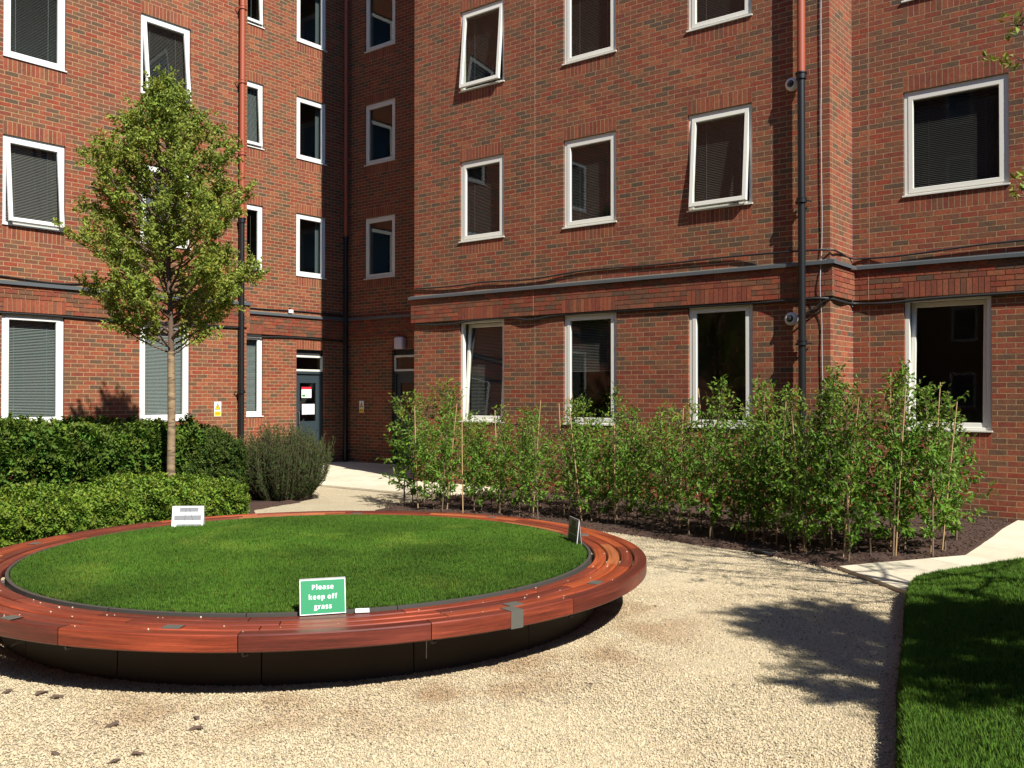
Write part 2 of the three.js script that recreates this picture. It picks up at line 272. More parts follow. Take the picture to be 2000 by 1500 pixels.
// ---- left building: front part (x = -3.427) and the part set back behind it (x = -5.036)
const leftB = thing('brick_building', 'red brick building with bright white windows behind the clipped hedges', 'building', [-3.427, 0, 5]);
{
  const ops = [];
  const cols = [[1.55, 2.58], [3.97, 5.0], [6.393, 7.425], [8.815, 9.849]];
  cols.forEach(([s0, s1], ci) => { for (const [rk, [y0, y1]] of Object.entries(ROW)) { const k = ci + rk; ops.push({ s0, s1, y0, y1, build: W(k === '2a' ? { open: 0.10, dark: true } : k === '3b' ? { open: 0.11, dark: true } : k === '1b' || k === '0a' ? { open: 0.08 } : k === '3g' ? { slat: 0.85 } : {}) }); } });
  facade(leftB, { o: [-3.427, 12.5], n: [1, 0], s0: 0, s1: 11.148, seed: 11, openings: ops, band: [0, 11.148 + PROUD], pick: 1.75, cornerR: 'even' });
  const mo = [];
  for (const [rk, [y0, y1]] of Object.entries(ROW)) {
    mo.push({ s0: 0.546, s1: 1.596, y0, y1, build: W(rk === 'b' || rk === 'c' ? { open: 0.06 } : rk === 'a' ? { dark: true, slat: 0.2 } : {}) });
    if (rk !== 'g') mo.push({ s0: 2.539, s1: 3.439, y0, y1, build: W({ blind: 0, curtain: 1 }) });
  }
  mo.push({ s0: 2.553, s1: 3.415, y0: 0, y1: 2.76, build: doorUnit() });
  facade(leftB, { o: [-5.036, 1.352], n: [1, 0], s0: 0, s1: 4.085, seed: 12, openings: mo, band: [0, 4.085 - PROUD] });
  facade(leftB, { o: [-3.427, 1.352], n: [0, -1], s0: 0, s1: 1.609, seed: 13, openings: [], band: [-PROUD, 1.609 - PROUD], cornerL: 'odd' });
  upper(leftB, [[-12, 1.36, -3.435, 27], [-12, -8, -5.045, 1.35]]);
  mesh('plain_wall', new GB().box(-0.3, 0, 7.505, -0.004, TOP, 22).geo(), upperBrick, leftB);
  downpipe(leftB, -3.427, 1.56, 1, 0, 5.215, [1.75, 6.55, 8.0, 9.5]);
  mesh('cable', wavyTube([[0.02, 3.70, 5], [0.02, 3.68, 2.5], [0.02, 3.64, 1.2], [0.02, 3.60, 0.2], [0.02, 3.68, -0.7], [0.02, 3.66, -2], [0.02, 3.64, -3.3]], 0.013), cableMat, leftB);
  mesh('cable', wavyTube([[0.018, 3.035, 5], [0.018, 3.02, 2.2], [0.018, 3.04, 0.6], [0.018, 3.015, -1.1], [0.018, 3.04, -3.5]], 0.021), cableMat, leftB);
  mesh('cable', wavyTube([[-1.59, 3.66, -3.8], [-1.59, 3.64, -5], [-1.59, 3.66, -6.4], [-1.59, 3.64, -7.6]], 0.013), cableMat, leftB);
  mesh('cable', wavyTube([[-1.59, 3.03, -3.8], [-1.59, 3.0, -5], [-1.59, 3.03, -6.2], [-1.59, 3.0, -7.6]], 0.021), cableMat, leftB);
}
// ---- right building: recessed corner (z = -2.733), projecting block (z = 0), set-back part (z = -0.92)
const rightB = thing('brick_building', 'red brick building with cream windows and dark recessed corner behind the young hedge', 'building', [4, 0, -0.5]);
{
  const eo = [];
  for (const [rk, [y0, y1]] of Object.entries(ROW)) if (rk !== 'g') eo.push({ s0: 0.671, s1: 1.717, y0, y1, build: W({ frame: creamFrame, blind: 0 }) });
  eo.push({ s0: 1.62, s1: 2.55, y0: 0, y1: 2.76, build: doorUnit() });
  facade(rightB, { o: [-5.036, -2.733], n: [0, 1], s0: 0, s1: 5.036, seed: 21, openings: eo, band: [PROUD, 5.036 - PROUD], flash: [0.086, 4.95] });
  const ro = [];
  [[1.17, 2.22], [3.51, 4.56], [5.85, 6.90]].forEach(([s0, s1], ci) => { for (const [rk, [y0, y1]] of Object.entries(ROW)) { const k = ci + rk; ro.push({ s0, s1, y0, y1, build: W(k === '0b' || k === '2a' ? { ...cream, open: 0.085 } : k === '0g' ? { ...cream, tilt: 0.075 } : k === '1g' || k === '2g' ? { ...cream, blind: k === '1g' ? 0.5 : 0 } : cream) }); } });
  facade(rightB, { o: [0, 0], n: [0, 1], s0: 0, s1: 8.045, seed: 22, openings: ro, band: [-PROUD, 8.045 + PROUD], flash: [-0.086, 8.045 + 0.086], cornerR: 'even', cornerL: 'even', pick: 1.95 });
  facade(rightB, { o: [8.045, 0], n: [1, 0], s0: 0, s1: 0.92, seed: 23, openings: [], band: [-PROUD, 0.92 - PROUD], flash: [-0.0855, 0.92 - 0.087], cornerL: 'odd', pick: 1.95 });
  facade(rightB, { o: [0, -2.733], n: [-1, 0], s0: 0, s1: 2.733, seed: 24, openings: [], band: [PROUD, 2.733 + PROUD], cornerR: 'odd', flash: [0.09, 2.733] });
  const so = [];
  for (const [rk, [y0, y1]] of Object.entries(ROW)) { so.push({ s0: 0.72, s1: rk === 'g' ? 1.845 : 2.07, y0, y1, build: W(rk === 'g' ? { ...cream, tilt: 0.06, blind: 0.0 } : cream) }, { s0: 3.4, s1: rk === 'g' ? 4.525 : 4.75, y0, y1, build: W(cream) }); }
  facade(rightB, { o: [8.045, -0.92], n: [0, 1], s0: 0, s1: 6.0, seed: 25, openings: so, band: [PROUD, 6], flash: [0.086, 6], pick: 1.95 });
  mesh('plain_wall', new GB().box(14.045 - 4, 0, -1.22 + 0.5, 24 - 4, TOP, -0.93 + 0.5).geo(), upperBrick, rightB);
  upper(rightB, [[-5.03, -8, -0.01, -2.74], [0.005, -8, 8.04, -0.006], [8.045, -8, 24, -0.926]]);
  downpipe(rightB, 7.69, 0, 0, 1, 6.19, [2.42, 4.42, 8.4, 10.6]);
  downpipe(rightB, -4.91, -2.733, 0, 1, 5.55, [0.3, 2.2, 4.2, 7.5]);
  const zR = 0.5;
  mesh('cable', wavyTube([[-3.96, 3.72, zR + 0.02], [-3, 3.70, zR + 0.03], [-2.2, 3.72, zR + 0.03], [-1.2, 3.69, zR + 0.035], [0, 3.75, zR + 0.02], [1.3, 3.73, zR + 0.02], [2.6, 3.74, zR + 0.03], [4.06, 3.70, zR + 0.04], [4.07, 3.70, zR - 0.3], [4.08, 3.68, zR - 0.86], [4.6, 3.66, zR - 0.88], [6, 3.72, zR - 0.88], [8, 3.70, zR - 0.88]], 0.014, 220), cableMat, rightB);
  mesh('cable', wavyTube([[-3.96, 3.03, zR + 0.02], [-3, 3.0, zR + 0.03], [-2.6, 3.035, zR + 0.03], [-1.6, 3.045, zR + 0.02], [-1.2, 2.99, zR + 0.03], [-0.6, 3.035, zR + 0.02], [1.2, 3.04, zR + 0.02], [3, 3.03, zR + 0.02], [4.0, 3.03, zR + 0.05], [4.08, 3.01, zR - 0.3], [4.08, 3.02, zR - 0.86], [4.5, 3.0, zR - 0.88], [5.2, 3.03, zR - 0.88], [8, 3.03, zR - 0.88]], 0.021, 220), cableMat, rightB);
  mesh('cable', wavyTube([[4.06, 3.02, zR + 0.06], [3.95, 2.97, zR + 0.07], [3.78, 2.86, zR + 0.09], [3.7, 2.83, zR + 0.1]], 0.012, 30), cableMat, rightB);
  const wire = []; for (let i = 0; i <= 26; i++) wire.push([3.935 + (hash2(i, 3, 5) - 0.5) * 0.012, 0.4 + i * 0.47, zR + (Math.abs(0.4 + i * 0.47 - 3.28) < 0.4 ? 0.075 : 0.018)]);
  mesh('conductor', wavyTube(wire, 0.006, 160, 5), std(lin(.45, .45, .47), 0.5), rightB);
  for (const [x, z] of [[2.905 - 4, zR], [8.287 - 4, zR - 0.92]]) { const j = new GB(); j.box(x - 0.004, 0.05, z - 0.01, x + 0.004, BAND0, z + 0.0015); j.box(x - 0.004, BAND0, z, x + 0.004, BAND1 - 0.01, z + PROUD + 0.0015); j.box(x - 0.004, BAND1 + 0.08, z - 0.01, x + 0.004, TOP, z + 0.0015); mesh('movement_joint', j.geo(), std(lin(.40, .25, .16), 0.9), rightB); }
}
// the 300 bricks of each building that show largest are meshes of their own, the rest of each wall is one part
for (const bld of [leftB, rightB]) {
  const best = chosen.filter((c) => c.bld === bld).sort((a, b) => b.size - a.size).slice(0, 300);
  best.forEach((c, i) => { c.b.single = true; const m = mesh('brick', stretcherGeos[i % 4], brickMats[c.b.c], c.wall); m.position.set(c.b.s, c.b.y, c.b.z + c.b.j); });
}
for (const { wall, list } of facades) {
  const g = new GB(true);
  for (const b of list) if (!b.single) { const c = BRICKS[b.c], f = (0.93 + 0.14 * hash2(b.s * 900, b.y * 900, 7)) * (0.86 + 0.28 * fbm(b.s * 0.7 + b.c * 0.01, b.y * 0.9, 23, 3)); g.box(b.s, b.y, b.z + b.j - DEEP, b.s + b.w, b.y + b.h, b.z + b.j, [c[0] * f, c[1] * f, c[2] * f], hash2(b.s * 1000, b.y * 1000, 1), hash2(b.s * 1000, b.y * 1000, 2), false); }
  mesh('brickwork', g.geo(), brickVC, wall, 'stuff');
}
// ---- the two far sides of the courtyard, behind the camera: what the windows mirror
function farSide(label, o, n, len, hgt) {
  const b = thing('brick_building', label, 'building', [o[0], 0, o[1]], Math.atan2(n[0], n[1]));
  const sh = new THREE.Shape([[0, 0], [len, 0], [len, hgt], [0, hgt]].map((p) => new THREE.Vector2(...p)));
  for (let s = 1.2; s + 1.2 < len; s += 2.4) for (const y of [1.2, 4.5, 7.3, 10.1, 12.9].filter((v) => v + 2 < hgt)) sh.holes.push(new THREE.Path([[s, y], [s, y + 1.5], [s + 1.05, y + 1.5], [s + 1.05, y]].map((p) => new THREE.Vector2(...p))));
  mesh('brick_wall', new THREE.ExtrudeGeometry(sh, { depth: 0.3, bevelEnabled: false }).translate(0, 0, -0.3), upperBrick, b);
  mesh('core', new GB().box(0, 0, -6, len, hgt, -0.5).geo(), roomMat, b);
  for (let s = 1.2; s + 1.2 < len; s += 2.4) for (const y of [1.2, 4.5, 7.3, 10.1, 12.9].filter((v) => v + 2 < hgt)) {
    const f = mesh('window', frameGeo(1.04, 1.49, 0.1, 0.07), whiteFrame, b); f.position.set(s + 0.005, y + 0.005, -0.04);
    const p = new THREE.Mesh(new THREE.PlaneGeometry(0.85, 1.3), glass); p.name = 'pane'; p.position.set(0.52, 0.745, -0.03); f.add(p);
  }
}
farSide('low brick wing closing the courtyard opposite the clipped hedges', [24, 0.5], [-1, 0], 27, 9.6);
farSide('low brick wing closing the courtyard behind the gravel', [24, 27], [0, -1], 40, 17);
console.log('buildings done', facades.reduce((a, f) => a + f.list.length, 0));

// ------------------------------------------------------------------ ground
const CX = 6.57, CZ = 7.85;                            // centre of the round bench
const stain = (x, z) => {                              // tannin washed out of the wood, in ragged patches beside the bench
  const dx = x - CX, dz = z - CZ, r = Math.hypot(dx, dz), a = Math.atan2(dz, dx);
  const ring = smooth(2.2, 2.45, r) * (1 - smooth(2.75, 3.25 + 0.35 * vnoise(a * 3, 1.5, 44), r));
  const side = smooth(-0.95, -0.5, a) * (1 - smooth(0.9, 1.45, a));
  return 0.75 * ring * side * smooth(0.30, 0.72, fbm(x * 3.1, z * 3.1, 61, 4)) + 0.22 * smooth(0.62, 0.78, fbm(x * 0.9 + 5, z * 0.9, 71, 4));
};
const gravelTex = (() => {                             // crushed pale limestone, 1.2 m tile
  const N = 1024, cells = 150, jit = (i, j, s) => hash2(((i % cells) + cells) % cells, ((j % cells) + cells) % cells, s);
  const col = new Float32Array(N * N), hgt = new Float32Array(N * N), tint = new Float32Array(N * N);
  for (let y = 0; y < N; y++) for (let x = 0; x < N; x++) {
    const gx = x / N * cells, gy = y / N * cells, ci = Math.floor(gx), cj = Math.floor(gy); let d1 = 9, d2 = 9, bi = 0, bj = 0;
    for (let i = ci - 1; i <= ci + 1; i++) for (let j = cj - 1; j <= cj + 1; j++) { const dx = i + jit(i, j, 1) - gx, dy = j + jit(i, j, 2) - gy, d = dx * dx + dy * dy; if (d < d1) { d2 = d1; d1 = d; bi = i; bj = j; } else if (d < d2) d2 = d; }
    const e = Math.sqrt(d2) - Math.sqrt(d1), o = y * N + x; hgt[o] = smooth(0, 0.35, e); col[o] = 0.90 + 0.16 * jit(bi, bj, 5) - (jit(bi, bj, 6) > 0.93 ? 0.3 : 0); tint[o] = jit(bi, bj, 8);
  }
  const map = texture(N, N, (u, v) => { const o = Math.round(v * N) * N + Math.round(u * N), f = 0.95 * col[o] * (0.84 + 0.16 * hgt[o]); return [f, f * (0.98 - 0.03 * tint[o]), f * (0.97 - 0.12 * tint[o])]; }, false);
  const bump = texture(N, N, (u, v) => { const h = hgt[Math.round(v * N) * N + Math.round(u * N)]; return [h, h, h]; }, false);
  return { map, bump };
})();
const STONE = [.545, .48, .33];
{
  const step = 0.14, x0 = -5.03, x1 = 24, z0 = -2.73, z1 = 27, nx = Math.round((x1 - x0) / step), nz = Math.round((z1 - z0) / step);
  const p = [], n = [], u = [], c = [], idx = [];
  for (let j = 0; j <= nz; j++) for (let i = 0; i <= nx; i++) {
    const x = lerp(x0, x1, i / nx), z = lerp(z0, z1, j / nz), s = stain(x, z), b = 0.90 + 0.16 * fbm(x * 1.7, z * 1.7, 19, 3);
    p.push(x, 0.014 * (fbm(x * 1.1, z * 1.1, 5, 3) - 0.5), z); n.push(0, 1, 0); u.push(x / 1.2, z / 1.2);
    c.push(lerp(1, 0.60, s) * b, lerp(1, 0.46, s) * b, lerp(1, 0.36, s) * b);
  }
  for (let j = 0; j < nz; j++) for (let i = 0; i < nx; i++) { const a = j * (nx + 1) + i, b = a + 1, d = a + nx + 1, e = d + 1; idx.push(a, d, b, b, d, e); }
  const g = new THREE.BufferGeometry(); g.setAttribute('position', new THREE.Float32BufferAttribute(p, 3)); g.setAttribute('uv', new THREE.Float32BufferAttribute(u, 2)); g.setAttribute('color', new THREE.Float32BufferAttribute(c, 3)); g.setIndex(idx); g.computeVertexNormals();
  structure('gravel_ground', g, std(lin(...STONE.map((v) => v * 1.14)), 0.95, { map: gravelTex.map, bumpMap: gravelTex.bump, bumpScale: 0.004, vertexColors: true }));
  const far = new THREE.PlaneGeometry(500, 500).rotateX(-Math.PI / 2).translate(0, -0.05, 0); structure('ground', far, std(lin(.2, .19, .16), 0.95));
}
const inPoly = (x, z, P) => { let c = false; for (let i = 0, j = P.length - 1; i < P.length; j = i++) if ((P[i][1] > z) !== (P[j][1] > z) && x < (P[j][0] - P[i][0]) * (z - P[i][1]) / (P[j][1] - P[i][1]) + P[i][0]) c = !c; return c; };
const BED = [[2.55, 3.42], [3.2, 3.62], [4.6, 3.2], [6.48, 3.14], [8.48, 3.46], [9.49, 3.83], [10.27, 2.46], [10.17, -0.25], [10.17, -0.91], [8.06, -0.91], [8.06, 0.01], [2.4, 0.01], [2.2, 1.6]];
const LAWN = [[12.4, 12.2], [11.8, 10.1], [11.37, 8.5], [11.03, 7.3], [10.75, 6.2], [10.53, 5.4], [10.38, 4.68], [10.46, 4.28], [10.72, 3.6], [11.0, 2.9], [11.25, 1.9], [11.4, 0.6], [11.5, -0.9]];
const HEDGEBED = [[2.05, 10.6], [2.05, 5.15], [1.1, 4.5], [0.95, 3.5], [0.3, 2.7], [-1.2, 1.62], [-3.4, 1.6], [-3.4, 10.6]];
const SIDE = [[[9.50, 3.86], [10.36, 4.66]], [[9.78, 3.34], [10.55, 4.0]], [[10.05, 2.87], [10.83, 3.35]], [[10.30, 2.44], [11.08, 2.7]], [[10.28, 1.7], [11.25, 1.9]], [[10.25, 0.9], [11.36, 1.0]], [[10.2, 0.1], [11.43, 0.1]], [[10.19, -0.9], [11.5, -0.9]]];
const PATH = [...SIDE.map((r) => r[0]), ...SIDE.map((r) => r[1]).reverse()];
function bedGeo(P, y, seedN, amp) {                    // a soil sheet over polygon P, with a rough surface
  const s = 0.05, xs = P.map((p) => p[0]), zs = P.map((p) => p[1]); const g = new GB(); const edge = (x, z) => { let d = 9; for (let i = 0, j = P.length - 1; i < P.length; j = i++) { const ax = P[j][0], az = P[j][1], bx = P[i][0] - ax, bz = P[i][1] - az, t = clamp(((x - ax) * bx + (z - az) * bz) / (bx * bx + bz * bz), 0, 1); d = Math.min(d, Math.hypot(x - ax - bx * t, z - az - bz * t)); } return inPoly(x, z, P) ? d : -d; };
  const memo = {}, H = (x, z) => memo[Math.round(x * 1000) + ',' + Math.round(z * 1000)] ??= lerp(-0.004, y + amp * (fbm(x * 6, z * 6, seedN, 4) - 0.35), smooth(-0.06, 0.10 + 0.12 * vnoise(x * 7, z * 7, 3), edge(x, z)));
  for (let x = Math.min(...xs); x < Math.max(...xs); x += s) for (let z = Math.min(...zs); z < Math.max(...zs); z += s) if (edge(x + s / 2, z + s / 2) > -0.06) g.quad([x, H(x, z), z], [x, H(x, z + s), z + s], [x + s, H(x + s, z + s), z + s], [x + s, H(x + s, z), z], null, [x, z], [x, z + s], [x + s, z + s], [x + s, z]);
  return g.geo();
}
const soilTex = texture(512, 512, (u, v) => { const f = 0.55 + 0.5 * fbm(u * 40, v * 40, 12, 4, 40, 40); return [f, f * 0.95, f * 0.9]; });
const soilMat = std(lin(.075, .038, .023), 1, { map: soilTex });
structure('planting_bed', bedGeo(BED, 0.03, 4, 0.06), soilMat);
structure('hedge_bed', bedGeo(HEDGEBED, 0.02, 8, 0.05), soilMat);
function scatter(name, geo, mat, count, place, kind = 'stuff', parent = scene) {   // place(i, matrix, color) -> false to skip
  const M = [], C = [], m = new THREE.Matrix4(), c = new THREE.Color();
  for (let i = 0; i < count; i++) { if (place(i, m, c) !== false) { M.push(m.clone()); C.push(c.clone()); } }
  const im = new THREE.InstancedMesh(geo, mat, M.length); M.forEach((x, i) => { im.setMatrixAt(i, x); im.setColorAt(i, C[i]); });
  im.name = parent === scene ? numbered(name) : name; im.castShadow = im.receiveShadow = true; im.userData.kind = kind; parent.add(im); return im;
}
const TMP = { q: new THREE.Quaternion(), e: new THREE.Euler(), v: new THREE.Vector3(), s: new THREE.Vector3() };
const compose = (m, x, y, z, rx, ry, rz, sx, sy, sz) => m.compose(TMP.v.set(x, y, z), TMP.q.setFromEuler(TMP.e.set(rx, ry, rz)), TMP.s.set(sx, sy, sz));
// loose stones of the gravel, densest near the camera
const pebble = (() => { const g = new THREE.IcosahedronGeometry(1, 0), a = g.attributes.position; const r = seeded(5), seen = {}; for (let i = 0; i < a.count; i++) { const k = [a.getX(i), a.getY(i), a.getZ(i)].map((v) => v.toFixed(3)).join(); seen[k] ??= 0.75 + r() * 0.5; a.setXYZ(i, a.getX(i) * seen[k], a.getY(i) * seen[k] * 0.7, a.getZ(i) * seen[k]); } g.computeVertexNormals(); return g; })();
{
  const r = seeded(77), cam = camera.position;
  const inBench = (x, z) => Math.hypot(x - CX, z - CZ) < 2.2;
  scatter('gravel_stones', pebble, std(lin(...STONE), 0.92), 520000, (i, m, c) => {
    const d = 3.6 + Math.pow(r(), 1.15) * 9.5, a = (r() - 0.5) * 1.2, fx = -0.622, fz = -0.783; const ca = Math.cos(a), sa = Math.sin(a);
    const x = cam.x + d * (fx * ca - fz * sa), z = cam.z + d * (fx * sa + fz * ca), k = r(), big = r(), t = r(), rr = [r(), r(), r()];
    if (inBench(x, z) || inPoly(x, z, BED) || inPoly(x, z, HEDGEBED) || (x > 10.4 && z < 12 && inPoly(x, z, [...LAWN, [30, -0.9], [30, 12.2]])) || z < 1.6 || inPoly(x, z, PATH)) return false;
    const s = 0.0030 + 0.0036 * big * big; const st = stain(x, z), b = (0.80 + 0.40 * k) * (t > 0.95 ? 0.38 : 1);
    compose(m, x, 0.002 + s * 0.2, z, rr[0] * 6, rr[1] * 6, rr[2] * 6, s, s, s * (0.8 + 0.5 * t));
    c.setRGB(lerp(1, 0.62, st) * b, lerp(1, 0.48, st) * b * (0.97 - 0.05 * k), lerp(1, 0.38, st) * b * (0.98 - 0.16 * t));
  });
}
// pale flags: the side path beyond the lawn corner, and the way to the corner doors
const flagTex = texture(512, 512, (u, v) => { const f = 0.86 + 0.2 * (fbm(u * 9, v * 9, 14, 4, 9, 9) - 0.5) + 0.1 * (fbm(u * 60, v * 60, 15, 2, 60, 60) - 0.5); return [f, f * 0.985, f * 0.94]; }, false);
const flagMats = [[.66, .60, .46], [.70, .63, .48], [.62, .57, .44], [.71, .65, .51]].map((c) => std(lin(...c), 0.9, { map: flagTex }));
function flags(name, rows, across, mats) {             // rows: [[left x, z], [right x, z]] cross-lines; each flag is a part
  const root = new THREE.Group(); root.name = numbered(name); root.userData.kind = 'structure'; scene.add(root); const r = seeded(31 + rows.length);
  for (let i = 0; i + 1 < rows.length; i++) for (let k = 0; k < across; k++) {
    const P = (row, t) => [lerp(row[0][0], row[1][0], t), lerp(row[0][1], row[1][1], t)], off = (i % 2) * 0.0;
    let q = [P(rows[i], (k + off) / across), P(rows[i], (k + 1 + off) / across), P(rows[i + 1], (k + 1 + off) / across), P(rows[i + 1], (k + off) / across)];
    const cx = (q[0][0] + q[1][0] + q[2][0] + q[3][0]) / 4, cz = (q[0][1] + q[1][1] + q[2][1] + q[3][1]) / 4;
    q = q.map(([x, z]) => { const d = Math.hypot(x - cx, z - cz), s = (d - 0.008) / d; return [cx + (x - cx) * s, cz + (z - cz) * s]; });
    const sh = new THREE.Shape(q.map(([x, z]) => new THREE.Vector2(x - cx, -(z - cz))));
    const g = new THREE.ExtrudeGeometry(sh, { depth: 0.03, bevelEnabled: true, bevelSize: 0.003, bevelThickness: 0.003, bevelSegments: 1 }).rotateX(-Math.PI / 2);
    const f = mesh('flag', g, mats[Math.floor(r() * mats.length)], root); f.position.set(cx, 0.006 + r() * 0.003, cz);
  }
}
flags('side_path', SIDE, 1, flagMats);
{ const rows = []; for (let z = -2.72; z < 1.61; z += 0.541) rows.push([[-5.02, z], [2.18, z]]); flags('door_path', rows, 10, flagMats); }
// ------------------------------------------------------------------ grass
const tuft = (() => { const g = new GB(true), r = seeded(9); for (let i = 0; i < 7; i++) { const a = r() * 6.283, lean = 0.15 + r() * 0.75, h = 0.65 + r() * 0.5, w = 0.040 + r() * 0.03, ox = (r() - 0.5) * 0.5, oz = (r() - 0.5) * 0.5, dx = Math.cos(a), dz = Math.sin(a), px = -dz * w, pz = dx * w; const k = 0.8 + r() * 0.4, c = [k, k, k * 0.9];
  const b0 = [ox - px, 0, oz - pz], b1 = [ox + px, 0, oz + pz], m0 = [ox - px * 0.8 + dx * lean * 0.25, h * 0.6, oz - pz * 0.8 + dz * lean * 0.25], m1 = [ox + px * 0.8 + dx * lean * 0.25, h * 0.6, oz + pz * 0.8 + dz * lean * 0.25], t = [ox + dx * lean * 0.75, h, oz + dz * lean * 0.75];
  g.quad(b0, b1, m1, m0, null, null, null, null, null, c); g.tri(m0, m1, t, null, null, null, null, c); } return g.geo(); })();
const grassMat = new THREE.MeshPhysicalMaterial({ color: lin(.063, .140, .015), roughness: 0.8, transmission: 0.25, thickness: 0, specularIntensity: 0.25, side: THREE.DoubleSide, vertexColors: true });
const turf = std(lin(.040, .072, .016), 1, { map: soilTex });
const lawnH = (d) => 0.15 * smooth(0, 0.07, d) + 0.36 * smooth(0, 3.2, d);
{
  const NB = 90, NJ = 60, pts = []; const L = []; let tot = 0; for (let i = 1; i < LAWN.length; i++) tot += Math.hypot(LAWN[i][0] - LAWN[i - 1][0], LAWN[i][1] - LAWN[i - 1][1]);
  const curve = new THREE.CatmullRomCurve3(LAWN.map(([x, z]) => new THREE.Vector3(x, 0, z)), false, 'centripetal');
  for (let i = 0; i <= NB; i++) pts.push(curve.getPoint(i / NB));
  const g = new GB(), at = (i, j) => { const d = j === 0 ? 0 : j < 10 ? j * 0.012 : 0.12 + Math.pow((j - 10) / (NJ - 10), 1.6) * (19 - pts[i].x), x = pts[i].x + d, wob = j > 1 ? 0.03 * (fbm(x * 1.3, pts[i].z * 1.3, 91, 3) - 0.5) : 0; return [x, j === 0 ? -0.01 : lawnH(d) + wob, pts[i].z]; };
  for (let i = 0; i < NB; i++) for (let j = 0; j < NJ; j++) { const a = at(i, j), b = at(i, j + 1), c = at(i + 1, j + 1), d = at(i + 1, j); g.quad(a, b, c, d, null, [a[0], a[2]], [b[0], b[2]], [c[0], c[2]], [d[0], d[2]]); }
  structure('lawn_bank', g.geo(), std(lin(.055, .06, .022), 1, { map: soilTex }));
  const r = seeded(303); const edge = (z) => { let b = 20; for (let i = 0; i + 1 < pts.length; i++) if ((pts[i].z - z) * (pts[i + 1].z - z) <= 0) b = lerp(pts[i].x, pts[i + 1].x, (z - pts[i].z) / (pts[i + 1].z - pts[i].z || 1)); return b; };
  scatter('lawn_grass', tuft, grassMat, 120000, (i, m, c) => {
    const z = -0.6 + r() * 11, b = edge(z), d = 0.03 + Math.pow(r(), 1.4) * 4.4, x = b + d, k = [r(), r(), r(), r()];
    const dist = Math.hypot(x - camera.position.x, z - camera.position.z); if (dist < 1.6) return false;
    const h = 0.034 + 0.03 * k[0]; compose(m, x, lawnH(d) + 0.03 * (fbm(x * 1.3, z * 1.3, 91, 3) - 0.5) - 0.004, z, (k[1] - 0.5) * 0.5 - 0.0, k[2] * 6.28, (k[3] - 0.5) * 0.5, h * 0.85, h, h * 0.85);
    const v = 0.75 + 0.5 * fbm(x * 2, z * 2, 17, 3) * (0.7 + 0.6 * k[0]); c.setRGB(v * (0.9 + 0.3 * k[1]), v, v * 0.9);
  });
}
// ------------------------------------------------------------------ the round bench round a grass disc
function sweep(profile, a0, a1, n, caps = true) {      // closed profile of [r, y], counter-clockwise seen with r to the right, swept about the bench centre
  const g = new GB(); let per = 0;
  for (let e = 0; e < profile.length; e++) {
    const [r0, y0] = profile[e], [r1, y1] = profile[(e + 1) % profile.length], l = Math.hypot(r1 - r0, y1 - y0), nr = (y1 - y0) / l, ny = -(r1 - r0) / l;
    for (let i = 0; i < n; i++) {
      const t = lerp(a0, a1, i / n), u = lerp(a0, a1, (i + 1) / n), ct = Math.cos(t), st = Math.sin(t), cu = Math.cos(u), su = Math.sin(u), rm = 2.5;
      const A = [r0 * ct, y0, r0 * st], B = [r0 * cu, y0, r0 * su], C = [r1 * cu, y1, r1 * su], D = [r1 * ct, y1, r1 * st];
      const nt = [nr * ct, ny, nr * st], nu = [nr * cu, ny, nr * su];
      for (const [p, nn, uv] of [[A, nt, [t * rm, per]], [C, nu, [u * rm, per + l]], [B, nu, [u * rm, per]], [A, nt, [t * rm, per]], [D, nt, [t * rm, per + l]], [C, nu, [u * rm, per + l]]]) { g.p.push(...p); g.n.push(...nn); g.u.push(...uv); }
    }
    per += l;
  }
  if (caps) for (const [a, s] of [[a0, 1], [a1, -1]]) { const P = profile.map(([r, y]) => [r * Math.cos(a), y, r * Math.sin(a)]), nn = [Math.sin(a) * s, 0, -Math.cos(a) * s]; for (let i = 1; i + 1 < P.length; i++) g.tri(P[0], P[i], P[i + 1], nn, profile[0], profile[i], profile[i + 1]); }
  return g.geo();
}
const woodTex = [0, 1, 2].map((k) => texture(512, 256, (u, v) => {
  const w = fbm(u * 4, v * 4, 40 + k, 3, 4, 4), s = fbm(u * 6 + w * 0.2, v * 60, 50 + k, 3, 6, 60), f = fbm(u * 40, v * 128, 60 + k, 2, 40, 128), b = fbm(u * 3, v * 12, 70 + k, 3, 3, 12);
  const t = 0.60 + 0.30 * s + 0.16 * (f - 0.5) + 0.36 * (b - 0.5); return [t * 1.02, t * (0.90 + 0.1 * b), t * (0.84 + 0.12 * b)];
}));
woodTex.forEach((t) => t.repeat.set(0.8, 3.2));
const WOODS = [[.42, .080, .034], [.29, .055, .030], [.58, .130, .042], [.22, .046, .029], [.46, .094, .035], [.62, .215, .078], [.33, .070, .037]];
const woodMats = WOODS.map((c, i) => new THREE.MeshPhysicalMaterial({ color: lin(...c), map: woodTex[i % 3], roughness: 0.42, clearcoat: 0.15, clearcoatRoughness: 0.35 }));
const plateMat = std(lin(.12, .12, .10), 0.5, { metalness: 0.2 }), drumMat = std(lin(.060, .047, .036), 0.6), rimMat = std(lin(.075, .07, .062), 0.5, { metalness: 0.2 });
const bench = thing('round_bench', 'big circular slatted bench of reddish hardwood round a disc of grass', 'bench', [CX, 0, CZ]);
